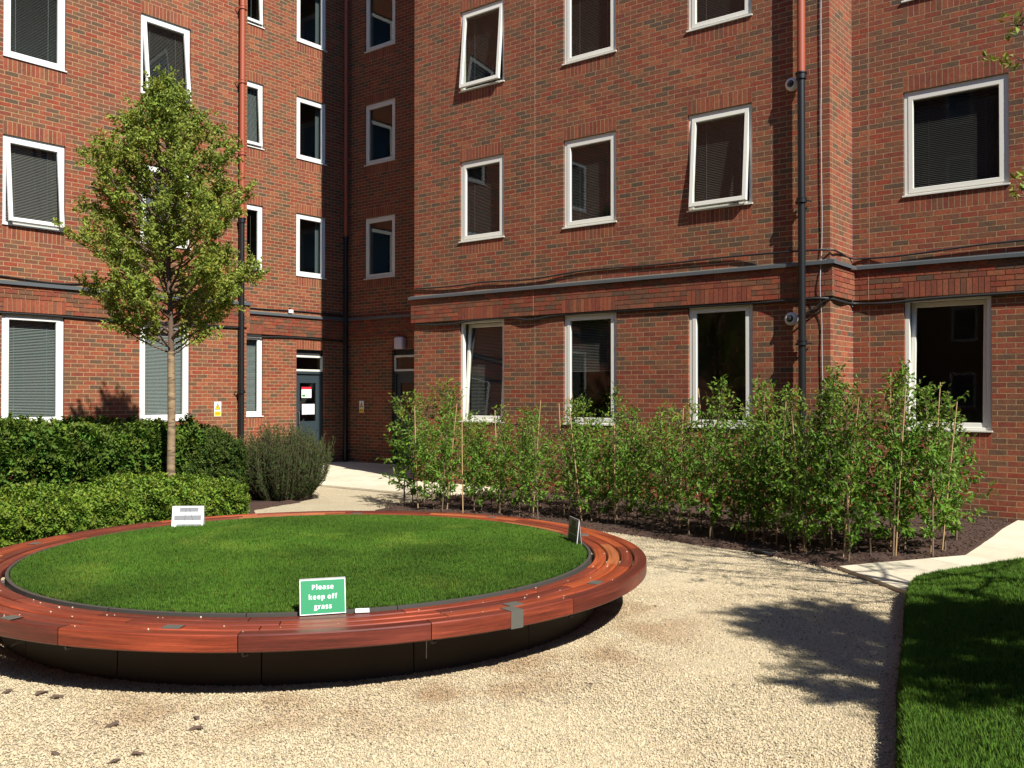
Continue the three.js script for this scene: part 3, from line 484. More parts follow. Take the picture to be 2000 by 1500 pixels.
{
  const D2R = Math.PI / 180, seg = 22.5, y0 = 0.298, y1 = 0.402, ch = 0.007, r = seeded(55);
  const rings = [[2.296, 2.386], [2.401, 2.491], [2.506, 2.594], [2.609, 2.705]];
  rings.forEach(([ri, ro], k) => { for (let i = 0; i < 16; i++) {
    const off = [3.2, -1.5, 1.4, 3.6][k], a0 = (i * seg + off + (k === 3 ? 0 : (r() - 0.5) * 4)) * D2R, gap = 0.0012;
    
    rings[k].a ??= []; rings[k].a.push(a0);
  } rings[k].a.sort((p, q) => p - q); rings[k].a.forEach((a0, i) => {
    const a1 = i < 15 ? rings[k].a[i + 1] : rings[k].a[0] + Math.PI * 2, lo = k === 3 ? y0 + 0.004 : y0 + 0.055, dy = (r() - 0.5) * 0.003;
    const P = [[ri + ch, lo], [ro - ch, lo], [ro, lo + ch], [ro, y1 - ch + dy], [ro - ch, y1 + dy], [ri + ch, y1 + dy], [ri, y1 - ch + dy], [ri, lo + ch]];
    mesh('plank', sweep(P, a0 + 0.0009, a1 - 0.0009, 18), woodMats[(i * 3 + k * 2 + Math.floor(r() * 5)) % 7], bench);
  }); });
  // dark drum panels with open joints, the rim and the bearers under the slats
  for (let i = 0; i < 16; i++) mesh('drum_panel', sweep([[2.24, 0.0], [2.30, 0.0], [2.285, 0.34], [2.24, 0.34]], (i * seg + 2.6) * D2R + 0.0016, ((i + 1) * seg + 2.6) * D2R - 0.0016, 14), drumMat, bench);
  mesh('drum_core', sweep([[2.18, 0.0], [2.236, 0.0], [2.236, 0.36], [2.18, 0.36]], 0, Math.PI * 2, 128, false), std(lin(.02, .018, .016), 0.9), bench);
  for (let i = 0; i < 16; i++) mesh('rim', sweep([[2.232, 0.30], [2.268, 0.342], [2.268, 0.412], [2.254, 0.414], [2.246, 0.414]], (i * seg + 5) * D2R + 0.001, ((i + 1) * seg + 5) * D2R - 0.001, 14), rimMat, bench);
  for (let i = 0; i < 32; i++) { const a = (i * 11.25 + 3.6) * D2R, b = mesh('bearer', new THREE.BoxGeometry(0.40, 0.05, 0.05).translate(2.46, 0.326, 0), plateMat, bench); b.rotation.y = -a; }
  // metal inserts let into the wood
  for (const [k, deg] of [[2, 57.6], [2, -7.7], [1, 104], [2, 150], [1, -60], [2, -95], [1, -130], [2, 12]]) { const [ri, ro] = rings[k], a = deg * D2R; mesh('insert_plate', sweep([[ri + 0.006, 0.36], [ro - 0.006, 0.36], [ro - 0.006, 0.4065], [ri + 0.006, 0.4065]], a - 0.021, a + 0.021, 4), plateMat, bench); }
  mesh('insert_plate', sweep([[2.60, 0.305], [2.7085, 0.2985], [2.7085, 0.4065], [2.60, 0.4065]], 14.0 * D2R - 0.017, 14.0 * D2R + 0.017, 4), plateMat, bench);
  mesh('insert_plate', sweep([[2.615, 0.36], [2.695, 0.36], [2.695, 0.4065], [2.615, 0.4065]], 80.5 * D2R - 0.02, 80.5 * D2R + 0.02, 4), plateMat, bench);
  for (let i = 0; i < 16; i++) mesh('fixing_bolt', new THREE.CylinderGeometry(0.012, 0.012, 0.03, 8).rotateX(Math.PI / 2).translate(Math.cos((i * seg + 3) * D2R) * 2.66, 0.283, Math.sin((i * seg + 3) * D2R) * 2.66), rimMat, bench);
  const discG = new GB(); for (let i = 0; i < 96; i++) for (let k = 0; k < 8; k++) { const a = i / 96 * 6.28319, b = (i + 1) / 96 * 6.28319, p = k / 8 * 2.234, q = (k + 1) / 8 * 2.234, hh = (x) => 0.385 + 0.04 * (1 - (x / 2.24) ** 2); const v = (t, s) => [CX + Math.cos(t) * s, hh(s), CZ + Math.sin(t) * s]; discG.quad(v(a, p), v(b, p), v(b, q), v(a, q), [0, 1, 0], [p, a], [p, b], [q, b], [q, a]); }
  structure('turf_disc', discG.geo(), turf);
  const rg = seeded(404);
  scatter('disc_grass', tuft, grassMat, 150000, (i, m, c) => {
    const rad = 2.225 * Math.sqrt(rg()), a = rg() * 6.28319, x = CX + Math.cos(a) * rad, z = CZ + Math.sin(a) * rad, k = [rg(), rg(), rg(), rg()];
    const h = 0.024 + 0.026 * k[0]; compose(m, x, 0.383 + 0.04 * (1 - (rad / 2.24) ** 2), z, (k[1] - 0.5) * 0.5, k[2] * 6.28, (k[3] - 0.5) * 0.5, h * 0.95, h, h * 0.95);
    const pt = smooth(0.55, 0.78, fbm(x * 2.4 + 3, z * 2.4, 29, 4)), v = (0.50 + 0.86 * fbm(x * 1.6, z * 1.6, 27, 4)) * (0.8 + 0.4 * k[0]) * (1 + 0.25 * pt); c.setRGB(v * (0.90 + 0.35 * k[1] * k[1] + 0.55 * pt * k[3] + (k[2] > 0.985 ? 1.2 : 0)), v, v * (0.9 + 0.2 * pt));
  });
}
console.log('ground done');

// ------------------------------------------------------------------ plants
const leafMat = (c, tr = 0.35, rough = 0.55) => new THREE.MeshPhysicalMaterial({ color: c, roughness: rough, transmission: tr, thickness: 0, specularIntensity: 0.35, side: THREE.DoubleSide, vertexColors: true });
const barkTex = texture(128, 256, (u, v) => { const f = 0.72 + 0.4 * fbm(u * 8, v * 20, 81, 4, 8, 20) - 0.25 * smooth(0.62, 0.7, fbm(u * 5, v * 40, 82, 2, 5, 40)); return [f, f * 0.97, f * 0.92]; });
const barkMat = std(lin(.30, .225, .14), 0.9, { map: barkTex }), twigMat = std(lin(.12, .075, .05), 0.9);
function leaf(g, p, dir, up, len, wid, col) {          // a folded leaf of two faces
  const d = dir.clone().normalize(), s = new THREE.Vector3().crossVectors(d, up).normalize(), n = new THREE.Vector3().crossVectors(s, d);
  const b = p, t = p.clone().addScaledVector(d, len).addScaledVector(n, -len * 0.12), m = p.clone().addScaledVector(d, len * 0.45);
  const l = m.clone().addScaledVector(s, wid).addScaledVector(n, wid * 0.35), r = m.clone().addScaledVector(s, -wid).addScaledVector(n, wid * 0.35);
  g.tri(b.toArray(), r.toArray(), t.toArray(), null, null, null, null, col); g.tri(b.toArray(), t.toArray(), l.toArray(), null, null, null, null, col);
}
const rv = (r) => { const z = r() * 2 - 1, a = r() * 6.28319, q = Math.sqrt(1 - z * z); return new THREE.Vector3(q * Math.cos(a), z, q * Math.sin(a)); };
const profileAt = (P, y) => { if (y <= P[0][0]) return P[0][1]; for (let i = 1; i < P.length; i++) if (y < P[i][0]) return lerp(P[i - 1][1], P[i][1], (y - P[i - 1][0]) / (P[i][0] - P[i - 1][0])); return P[P.length - 1][1]; };
function tree(label, pos, seed, o) {
  const T = thing('tree', label, 'tree', pos), r = seeded(seed), wood = new GB(), thin = new GB(), lv = new GB(true);
  const H = o.h, lead = []; for (let i = 0; i <= 16; i++) { const t = i / 16; lead.push([(vnoise(t * 5, 1, seed) - 0.5) * 0.16 * t + (o.lean?.[0] || 0) * t * t, t * (H - 0.15), (vnoise(t * 5, 9, seed) - 0.5) * 0.16 * t + (o.lean?.[1] || 0) * t * t]); }
  const split = Math.round(16 * o.clear / H);
  wood.tube(lead.slice(0, split + 1), o.r * 1.15, o.r * 0.92, 12); thin.tube(lead.slice(split), o.r * 0.8, 0.006, 7);
  const leadAt = (y) => { const t = clamp(y / (H - 0.15), 0, 0.9999) * 16, i = Math.floor(t), f = t - i; return new THREE.Vector3(...lead[i]).lerp(new THREE.Vector3(...lead[i + 1]), f); };
  for (let i = 0; i < o.limbs; i++) {
    const f = (i + r() * 0.8) / o.limbs, y = lerp(o.clear - 0.05, H - 0.35, Math.pow(f, 1.08)), az = i * 2.39996 + (r() - 0.5) * 0.7, rise = 0.35 + 0.5 * r() + 0.4 * f;
    let R = profileAt(o.profile, y + 0.35) * (0.66 + 0.52 * r()), b = leadAt(y), dx = Math.cos(az), dz = Math.sin(az);
    const pts = []; for (let k = 0; k <= 4; k++) { const t = k / 4; pts.push([b.x + dx * R * t + (r() - 0.5) * 0.08 * t, b.y + R * rise * Math.pow(t, 1.25), b.z + dz * R * t + (r() - 0.5) * 0.08 * t]); }
    thin.tube(pts, 0.006 + 0.013 * R, 0.004, 5);
    sprout(pts, R, dx, dz);
  }
  for (const [ex, ey, ez] of o.extra || []) { const b = leadAt(ey - 0.5), l = Math.hypot(ex, ez), pts = [0, 1, 2, 3, 4].map((k) => { const t = k / 4; return [lerp(b.x, ex, t), lerp(b.y, ey, Math.pow(t, 0.8)), lerp(b.z, ez, t)]; }); thin.tube(pts, 0.018, 0.004, 5); sprout(pts, 1.6, ex / l, ez / l); }
  function sprout(pts, R, dx, dz) {
    const tw = Math.max(4, Math.round(o.twigs * (0.4 + R)));
    for (let k = 0; k < tw; k++) {
      const t = 0.22 + 0.78 * Math.sqrt((k + r()) / tw), q = t * 4, qi = Math.min(3, Math.floor(q)), p = new THREE.Vector3(...pts[qi]).lerp(new THREE.Vector3(...pts[qi + 1]), q - qi);
      const d = rv(r).multiplyScalar(0.8).add(new THREE.Vector3(dx * 0.5, 0.75, dz * 0.5)).normalize(), L = o.twigLen * (0.55 + 0.8 * r());
      const e = p.clone().addScaledVector(d, L); if (r() < 0.5) thin.tube([p.toArray(), p.clone().lerp(e, 0.5).add(new THREE.Vector3(0, 0.012, 0)).toArray(), e.toArray()], 0.0035, 0.0015, 3);
      const pale = r(), warm = r();
      for (let n = 0; n < o.leaves; n++) {
        const s = Math.pow(r(), 0.7), lp = p.clone().lerp(e, s).add(rv(r).multiplyScalar(0.035)), ld = rv(r).multiplyScalar(0.9).addScaledVector(d, 0.5).add(new THREE.Vector3(0, -0.1, 0));
        const k2 = (0.75 + 0.5 * r()) * (0.8 + 0.4 * pale), c = r() < 0.05 ? [1.9, 1.7, 1.9] : [k2 * (1.0 + 0.55 * warm * r()), k2, k2 * (0.7 + 0.5 * r())];
        leaf(lv, lp, ld, rv(r), 0.042 + 0.026 * r(), 0.012 + 0.006 * r(), c);
      }
    }
  }
  mesh('trunk', wood.geo(), barkMat, T); mesh('branches', thin.geo(), twigMat, T); mesh('crown', lv.geo(), o.mat, T);
  return T;
}
const treeLeaf = leafMat(lin(.230, .320, .046), 0.42, 0.6);
const EGG = [[2.1, 0.2], [2.5, 0.66], [2.9, 1.0], [3.5, 1.16], [4.1, 1.0], [4.7, 0.78], [5.2, 0.54], [5.7, 0.30], [6.05, 0.14], [6.3, 0.04]];
tree('young tree with an egg-shaped leafy crown on a slim bare trunk between the hedges', [0.9, 0, 5.70], 3, { h: 6.25, clear: 2.28, r: 0.052, limbs: 104, twigs: 12, twigLen: 0.26, leaves: 35, profile: EGG, lean: [-0.12, 0.08], mat: treeLeaf });
tree('leafy young tree beside the lawn bank that shades gravel and grass', [15.95, 0.4, 8.3], 8, { h: 6.1, clear: 2.2, r: 0.055, limbs: 130, twigs: 13, twigLen: 0.26, leaves: 34, profile: [[2.1, 0.3], [2.5, 0.8], [2.9, 1.1], [3.5, 1.22], [4.1, 1.12], [4.7, 0.95], [5.2, 0.70], [5.7, 0.42], [6.0, 0.2], [6.2, 0.05]], mat: treeLeaf });
for (const [x, z, w] of [[-0.7, 14.3, 'nearest the clipped hedges'], [-1.2, 17.2, 'farther along the brick wall']]) tree(`leafy courtyard tree behind the viewer, ${w}`, [x, 0, z], 30 + z, { h: 6.3, clear: 1.6, r: 0.07, limbs: 90, twigs: 11, twigLen: 0.34, leaves: 24, profile: [[1.4, 0.8], [2.2, 1.5], [3.5, 1.9], [4.8, 1.5], [5.8, 0.8], [6.2, 0.3]], mat: treeLeaf });
tree('sparse open-branched tree on the lawn bank beside the side path', [13.5, 0.35, 5.55], 21, { h: 6.7, clear: 2.3, r: 0.06, limbs: 34, twigs: 6, twigLen: 0.30, leaves: 9, extra: [[-2.05, 3.72, 0.7], [-2.02, 3.5, 0.66], [-2.05, 2.62, 0.7]], profile: [[2.2, 0.9], [3, 1.3], [4, 1.4], [5.2, 1.15], [6.0, 0.7], [6.6, 0.3]], mat: treeLeaf });

// clipped hedges: sprigs of small leaves filling the hedge's volume
function sprigGeo(seed, n, len, wid, spread) { const g = new GB(true), r = seeded(seed); for (let i = 0; i < n; i++) { const t = i / n, p = new THREE.Vector3((r() - 0.5) * 0.02, t * spread, (r() - 0.5) * 0.02), a = i * 2.4 + r(), d = new THREE.Vector3(Math.cos(a), 0.35 + 0.7 * t, Math.sin(a)), k = 0.75 + 0.5 * r(); leaf(g, p, d, new THREE.Vector3(0, 1, 0).addScaledVector(rv(r), 0.5), len * (0.7 + 0.5 * r()), wid, [k * (0.85 + 0.4 * t), k, k * 0.85]); } return g.geo(); }
function hedge(name, label, box, top, mat, sprig, count, inner, tint, seed, base) {
  const [x0, x1, z0, z1] = box, Hd = thing(name, label, 'hedge', [(x0 + x1) / 2, 0, (z0 + z1) / 2]), r = seeded(seed), ox = (x0 + x1) / 2, oz = (z0 + z1) / 2;
  const round = 0.16; const inside = (x, z) => Math.min(x - x0, x1 - x, z - z0, z1 - z);
  const TH = (x, z) => top(x, z) - 0.22 * top(x, z) * Math.pow(1 - clamp(inside(x, z) / round, 0, 1), 2);
  const stems = new GB(); for (let i = 0; i < (z1 - z0) * 7; i++) { const x = lerp(x0 + 0.12, x1 - 0.12, r()), z = lerp(z0 + 0.12, z1 - 0.12, r()), h = TH(x, z) * 0.85; stems.tube([[x - ox, 0, z - oz], [x - ox + (r() - 0.5) * 0.12, h * 0.5, z - oz + (r() - 0.5) * 0.12], [x - ox + (r() - 0.5) * 0.25, h, z - oz + (r() - 0.5) * 0.25]], 0.012, 0.004, 4); }
  mesh('stems', stems.geo(), twigMat, Hd);
  scatter('foliage', sprig, mat, count + inner, (i, m, c) => {
    let x, y, z, nx = 0, ny = 0, nz = 0; const deep = i < count ? Math.pow(r(), 1.6) * 0.10 : 0.10 + r() * 0.3, f = r();
    const aF = (z1 - z0) * 0.9, aT = (z1 - z0) * (x1 - x0), aE = (x1 - x0) * 0.9, q = f * (aF * 1.3 + aT + aE * 2);
    if (q < aF * 1.3) { z = lerp(z0, z1, r()); const back = r() < 0.12; x = back ? x0 + deep : x1 - deep; y = base + Math.pow(r(), 0.85) * (TH(x, z) - base); nx = back ? -1 : 1; }
    else if (q < aF * 1.3 + aT) { x = lerp(x0, x1, r()); z = lerp(z0, z1, r()); y = TH(x, z) - deep; ny = 1; }
    else { x = lerp(x0, x1, r()); const s = r() < 0.85; z = s ? z0 + deep : z1 - deep; y = base + r() * (TH(x, z) - base); nz = s ? -1 : 1; }
    const b = 0.24 * (fbm((x + z) * 2.6, (y - z) * 2.6, seed, 3) - 0.5); x += nx * b * 2 + (r() - 0.5) * 0.03; z += nz * b * 2 + (r() - 0.5) * 0.03; y += ny * b;
    const e = TMP.e.set((r() - 0.5) * 1.3 + nz * 0.7, r() * 6.28, (r() - 0.5) * 1.3 - nx * 0.7), s = 0.75 + 0.6 * r();
    m.compose(TMP.v.set(x - ox, y - 0.02, z - oz), TMP.q.setFromEuler(e), TMP.s.set(s, s, s)); tint(c, r, x, y, z);
  }, 'stuff', Hd);
  return Hd;
}
const frontTop = (x, z) => 0.52 + 0.20 * (fbm(x * 2.2, z * 2.2, 5, 3) - 0.5) + 0.035 * Math.sin(z * 4.1), darkTop = (x, z) => 1.10 + 0.42 * (fbm(x * 1.9, z * 1.9, 6, 3) - 0.5) + 0.06 * Math.abs(Math.sin(z * 2.1 + x));
hedge('low_hedge', 'low bright yellow-green clipped hedge along the far side of the round bench', [1.12, 2.0, 5.38, 10.4], frontTop, leafMat(lin(.145, .268, .032), 0.40, 0.6), sprigGeo(1, 11, 0.042, 0.0145, 0.09), 11000, 5000, (c, r) => { const v = 0.7 + 0.6 * r(); c.setRGB(v * (0.85 + 0.4 * r()), v, v * 0.9); }, 501, 0.02);
hedge('tall_hedge', 'taller dark green bushy hedge between the low hedge and the brick wall', [-2.5, 0.45, 4.9, 10.4], darkTop, leafMat(lin(.105, .205, .027), 0.32, 0.65), sprigGeo(2, 10, 0.060, 0.019, 0.11), 14000, 6500, (c, r) => { const v = 0.6 + 0.75 * r(); c.setRGB(v * (0.8 + 0.5 * r()), v, v * 0.9); }, 502, 0.05);
hedge('round_shrub', 'dark clipped shrub at the end of the taller hedge, next to the feathery shrub', [-0.75, 0.52, 4.2, 5.2], (x, z) => 1.12 - 0.10 * ((x + 0.1) ** 2 + (z - 4.7) ** 2) * 3, leafMat(lin(.060, .115, .020), 0.25, 0.6), sprigGeo(7, 12, 0.030, 0.009, 0.08), 5200, 1800, (c, r) => { const v = 0.6 + 0.75 * r(); c.setRGB(v * (0.85 + 0.4 * r()), v, v * 0.9); }, 503, 0.05);
{ // feathery needle-leaved shrub by the path
  const S = thing('feathery_shrub', 'dark upright feathery shrub with needle leaves at the corner of the pale path', 'shrub', [0.40, 0.02, 3.42]), r = seeded(61), st = new GB(), lv = new GB(true);
  for (let i = 0; i < 780; i++) {
    const a = r() * 6.283, q = Math.sqrt(r()), R = 0.70 * q, H = (1.22 - 0.32 * q * q) * (0.62 + 0.42 * r()), bx = Math.cos(a) * R * 0.6, bz = Math.sin(a) * R * 0.6, tx = Math.cos(a) * R * 1.04 + (r() - 0.5) * 0.3, tz = Math.sin(a) * R * 1.04 + (r() - 0.5) * 0.3;
    const P = [[bx, 0, bz], [lerp(bx, tx, 0.75), H * 0.45, lerp(bz, tz, 0.75)], [tx, H, tz]]; st.tube(P, 0.004, 0.0015, 3);
    const n = 52; for (let k = 0; k < n; k++) { const t = 0.02 + 0.98 * (k + r()) / n, u = t < 0.5 ? t * 2 : (t - 0.5) * 2, A = P[t < 0.5 ? 0 : 1], B = P[t < 0.5 ? 1 : 2], p = new THREE.Vector3(lerp(A[0], B[0], u), lerp(A[1], B[1], u), lerp(A[2], B[2], u)), d = rv(r).multiplyScalar(0.8).add(new THREE.Vector3(Math.cos(a) * 0.2, 0.8, Math.sin(a) * 0.2)); const v = 0.7 + 0.6 * r(); leaf(lv, p, d, rv(r), 0.05 + 0.025 * r(), 0.0058, [v * (0.9 + 0.4 * r() * (t > 0.85 ? 1.6 : 1)), v, v * 0.95]); }
  }
  mesh('stems', st.geo(), twigMat, S); mesh('foliage', lv.geo(), leafMat(lin(.046, .080, .018), 0.22, 0.7), S);
}
// saplings of the young hedge, each with its own stem, and bamboo canes among them
const saplingLeaf = leafMat(lin(.158, .285, .025), 0.44, 0.6), stemMat = std(lin(.16, .105, .065), 0.9), caneMat = std(lin(.42, .275, .13), 0.7);
function saplingGeos(seed, h, lush) {
  const r = seeded(seed), st = new GB(), lv = new GB(true), bend = [(r() - 0.5) * 0.42, (r() - 0.5) * 0.42], pts = []; for (let i = 0; i <= 7; i++) { const t = i / 7; pts.push([bend[0] * t * t + (r() - 0.5) * 0.03, h * t, bend[1] * t * t + (r() - 0.5) * 0.03]); }
  st.tube(pts, 0.011, 0.003, 6); const n = Math.round(30 + 12 * r());
  for (let i = 0; i < n; i++) {
    const t = 0.10 + 0.9 * Math.pow((i + r()) / n, 0.85), q = t * 7, qi = Math.min(6, Math.floor(q)), p = new THREE.Vector3(...pts[qi]).lerp(new THREE.Vector3(...pts[qi + 1]), q - qi), a = i * 2.4 + r() * 1.2;
    const L = (0.10 + 0.27 * (1 - Math.abs(t - 0.45) * 1.35)) * (0.6 + 0.7 * r()), rise = 0.35 + 0.9 * t, d = new THREE.Vector3(Math.cos(a), rise, Math.sin(a)).normalize(), e = p.clone().addScaledVector(d, L);
    st.tube([p.toArray(), p.clone().lerp(e, 0.5).add(new THREE.Vector3(0, 0.012, 0)).toArray(), e.toArray()], 0.0035, 0.0015, 3);
    const m = Math.round((14 + 16 * r()) * lush * (t > 0.62 ? 0.62 : 1.05)), warm = r();
    for (let k = 0; k < m; k++) { const s = 0.12 + 0.9 * (k + r()) / m, lp = p.clone().lerp(e, s).add(rv(r).multiplyScalar(0.028)), ld = rv(r).multiplyScalar(0.75).addScaledVector(d, 0.4).add(new THREE.Vector3(0, -0.15, 0)), v = 0.72 + 0.55 * r(), top = t > 0.75 ? 0.5 * warm * r() : 0; leaf(lv, lp, ld, new THREE.Vector3(0, 1, 0).addScaledVector(rv(r), 0.9), (0.054 + 0.028 * r()) * (1.2 - 0.42 * t), 0.0165 * (1.15 - 0.36 * t), [v * (0.75 + 0.4 * r() + top), v * (1 - top * 0.25), v * (0.8 + 0.3 * r())]); }
  }
  return [st.geo(), lv.geo()];
}
const saplingKinds = [0, 1, 2, 3, 4, 5, 6, 7].map((k) => saplingGeos(900 + k, [1.45, 1.58, 1.5, 1.7, 1.4, 1.62, 1.8, 1.55][k], [0.75, 1.05, 0.62, 1.15, 0.9, 1.2, 0.7, 0.85][k]));
const ORD = ['first', 'second', 'third', 'fourth', 'fifth', 'sixth', 'seventh', 'eighth', 'ninth', 'tenth', 'eleventh', 'twelfth', 'thirteenth', 'fourteenth', 'fifteenth', 'sixteenth', 'seventeenth', 'eighteenth', 'nineteenth', 'twentieth', 'twenty-first', 'twenty-second', 'twenty-third', 'twenty-fourth', 'twenty-fifth'];
{
  const r = seeded(71), rows = [];
  const front = (x) => x < 6.5 ? lerp(3.05, 2.72, (x - 2.8) / 3.7) : x < 9.4 ? lerp(2.72, 3.42, (x - 6.5) / 2.9) : lerp(3.42, 2.45, (x - 9.4) / 0.75);
  [['front', 0.0, 2.64, 10.02, 24], ['middle', -0.62, 2.66, 10.0, 21], ['rear', -1.25, 2.7, 9.95, 19], ['infill', -0.28, 7.9, 10.05, 9]].forEach(([nm, dz, a, b, n]) => {
    for (let i = 0; i < n; i++) {
      const x = lerp(a, b, i / (n - 1)) + (r() - 0.5) * 0.22, z = front(clamp(x, 2.8, 10.1)) + dz + (r() - 0.5) * 0.26, k = Math.floor(r() * 8), s = (0.82 + 0.32 * r()) * (x > 7.6 ? 1.0 : x < 3.1 ? 1.08 : 0.86);
      const t = thing('hedge_sapling', `slender leafy hedge sapling, ${ORD[i]} from the pale door path in the ${nm} row`, 'sapling', [x, 0.03, z], r() * 6.28, 'saplings of the young hedge');
      t.scale.setScalar(s); mesh('stem', saplingKinds[k][0], stemMat, t); mesh('foliage', saplingKinds[k][1], saplingLeaf, t);
    }
  });
  const canes = [[3.12, 3.1, 1.5], [3.55, 2.95, 1.55], [3.9, 3.0, 1.6], [4.4, 2.8, 1.45], [4.95, 2.75, 1.6], [5.3, 2.5, 1.55], [5.75, 2.75, 1.65], [6.3, 2.8, 1.3], [7.1, 2.6, 1.5], [7.75, 3.0, 1.75], [8.2, 2.9, 1.7], [8.55, 3.1, 1.6], [8.95, 3.3, 1.5], [9.35, 3.3, 1.65], [9.75, 2.9, 1.75], [10.0, 2.55, 1.8], [10.05, 2.3, 1.6], [9.55, 2.4, 1.9]];
  canes.forEach(([x, z, h], i) => { const c = tag(mesh('bamboo_cane', new GB().tube([[0, -0.02, 0], [0, h * 0.5, 0.005], [0.004, h, 0]], 0.0085, 0.006, 6).geo(), caneMat, scene), `thin tan bamboo cane among the saplings, ${ORD[i]} from the pale door path`, 'cane', 'canes in the young hedge'); c.position.set(x, 0.03, z); c.rotation.set((r() - 0.5) * 0.16, 0, (r() - 0.5) * 0.24); });
  const rc = seeded(88), chip = new THREE.BoxGeometry(1, 0.3, 0.5);
  tag(scatter('bark_mulch', chip, std(lin(.055, .029, .018), 0.95), 14000, (i, m, c) => { const x = 2.3 + rc() * 8, z = -0.9 + rc() * 4.8, k = [rc(), rc(), rc(), rc()]; if (!inPoly(x, z, BED)) return false; const s = 0.010 + 0.02 * k[0]; compose(m, x, 0.035 + 0.02 * k[1], z, (k[1] - 0.5) * 1.2, k[2] * 6.28, (k[3] - 0.5) * 1.2, s, s, s); const v = 0.5 + k[0] * 0.9 + (k[3] > 0.97 ? 1.6 : 0); c.setRGB(v, v, v); }), 'dark bark mulch strewn over the planting bed', 'mulch');
}
// ------------------------------------------------------------------ signs, lamps and small things
function canvasTex(w, h, draw) { const c = document.createElement('canvas'); c.width = w; c.height = h; draw(c.getContext('2d')); const t = new THREE.CanvasTexture(c); t.colorSpace = THREE.SRGBColorSpace; t.anisotropy = 8; return t; }
function printed(parent, name, w, h, tex, z) { const p = new THREE.Mesh(new THREE.PlaneGeometry(w, h), std(lin(1, 1, 1), 0.5, { map: tex })); p.name = name; p.position.z = z; parent.add(p); return p; }
const signBack = std(lin(.30, .30, .29), 0.55), whiteBoard = std(lin(.78, .78, .78), 0.5);
const faceCam = (x, z) => Math.atan2(camera.position.x - x, camera.position.z - z);
function tentSign(label, x, z, y, turn, w, h, tex, lean) {  // two boards leaning on each other, hinged along the top
  const S = thing('lawn_sign', label, 'sign', [x, y, z], turn);
  const board = (name, m, s) => { const g = new RoundedBoxGeometry(w, h, 0.006, 1, 0.002).translate(0, h / 2, 0), b = mesh(name, g, m, S); b.rotation.x = -s * lean; b.position.z = s * Math.sin(lean) * h; return b; };
  const f = board('front_board', whiteBoard, 1), bk = board('rear_board', signBack, -1);
  if (tex) { const p = printed(f, 'print', w - 0.002, h - 0.002, tex, 0.0042); p.position.y = h / 2; }
  mesh('hinge', new THREE.CylinderGeometry(0.005, 0.005, w, 8).rotateZ(Math.PI / 2).translate(0, Math.cos(lean) * h + 0.002, 0), signBack, S);
  return S;
}
const keepOff = canvasTex(540, 410, (c) => { c.fillStyle = '#f2f4f0'; c.fillRect(0, 0, 540, 410); c.fillStyle = '#1f8a5a'; c.fillRect(9, 9, 522, 392); c.fillStyle = '#f6f8f5'; c.font = 'bold 78px sans-serif'; c.textAlign = 'left'; for (const [t, y] of [['Please', 118], ['keep off', 232], ['grass', 346]]) { const gap = 4, ws = [...t].map((ch) => c.measureText(ch).width), tot = ws.reduce((a, b) => a + b + gap, -gap); let x = 270 - tot / 2; [...t].forEach((ch, i) => { c.fillText(ch, x, y); x += ws[i] + gap; }); } });
tentSign('green sign with white lettering asking to keep off the grass, at the near bench rim', 8.33, 9.27, 0.405, faceCam(8.33, 9.27) + 0.10, 0.268, 0.204, keepOff, 0.20);
const bars = canvasTex(400, 320, (c) => { c.fillStyle = '#f4f4f4'; c.fillRect(0, 0, 400, 320); c.fillStyle = '#85878a'; c.fillRect(95, 14, 240, 66); c.fillRect(28, 128, 344, 74); c.fillRect(62, 256, 320, 60); c.strokeStyle = '#5c5e60'; c.lineWidth = 5; c.beginPath(); c.moveTo(175, 20); c.lineTo(160, 260); c.moveTo(215, 20); c.lineTo(280, 250); c.stroke(); });
const darkSign = canvasTex(200, 160, (c) => { c.fillStyle = '#8d938f'; c.fillRect(0, 0, 200, 160); c.fillStyle = '#2c3f34'; c.fillRect(60, 10, 84, 40); c.fillRect(24, 52, 154, 44); c.fillRect(18, 104, 164, 50); });
tentSign('white board with three grey bars standing at the far bench rim before the low hedge', 4.50, 7.72, 0.395, faceCam(4.5, 7.72) - 0.25, 0.30, 0.215, bars, 0.22);
tentSign('small dark sign seen nearly edge-on at the bench rim near the young hedge', 8.0, 6.17, 0.40, Math.atan2(-0.62, 0.78), 0.28, 0.215, darkSign, 0.10);
{ const n = tag(mesh('white_card', new RoundedBoxGeometry(0.085, 0.012, 0.075, 2, 0.003), whiteBoard, scene), 'small white card lying on the bench planks beside the green sign', 'card'); n.position.set(8.49, 0.411, 9.10); n.rotation.y = faceCam(8.49, 9.1); }
const hazard = canvasTex(220, 400, (c) => { c.fillStyle = '#f4f4ee'; c.fillRect(0, 0, 220, 400); c.fillStyle = '#f2c417'; c.fillRect(8, 262, 204, 130); c.fillStyle = '#161616'; c.beginPath(); c.moveTo(110, 34); c.lineTo(202, 216); c.lineTo(18, 216); c.closePath(); c.fill(); c.fillStyle = '#f2c417'; c.beginPath(); c.moveTo(110, 66); c.lineTo(178, 202); c.lineTo(42, 202); c.closePath(); c.fill(); c.fillStyle = '#161616'; c.beginPath(); c.moveTo(118, 92); c.lineTo(92, 150); c.lineTo(108, 150); c.lineTo(100, 192); c.lineTo(130, 136); c.lineTo(112, 136); c.lineTo(130, 92); c.closePath(); c.fill(); c.fillStyle = '#2a2a22'; c.fillRect(40, 300, 140, 12); c.fillRect(30, 330, 160, 10); });
function wallSign(label, x, y, z, turn) { const S = thing('hazard_sign', label, 'sign', [x, y, z], turn); mesh('plate', new RoundedBoxGeometry(0.158, 0.29, 0.004, 1, 0.0015), whiteBoard, S); printed(S, 'print', 0.156, 0.288, hazard, 0.0027); }
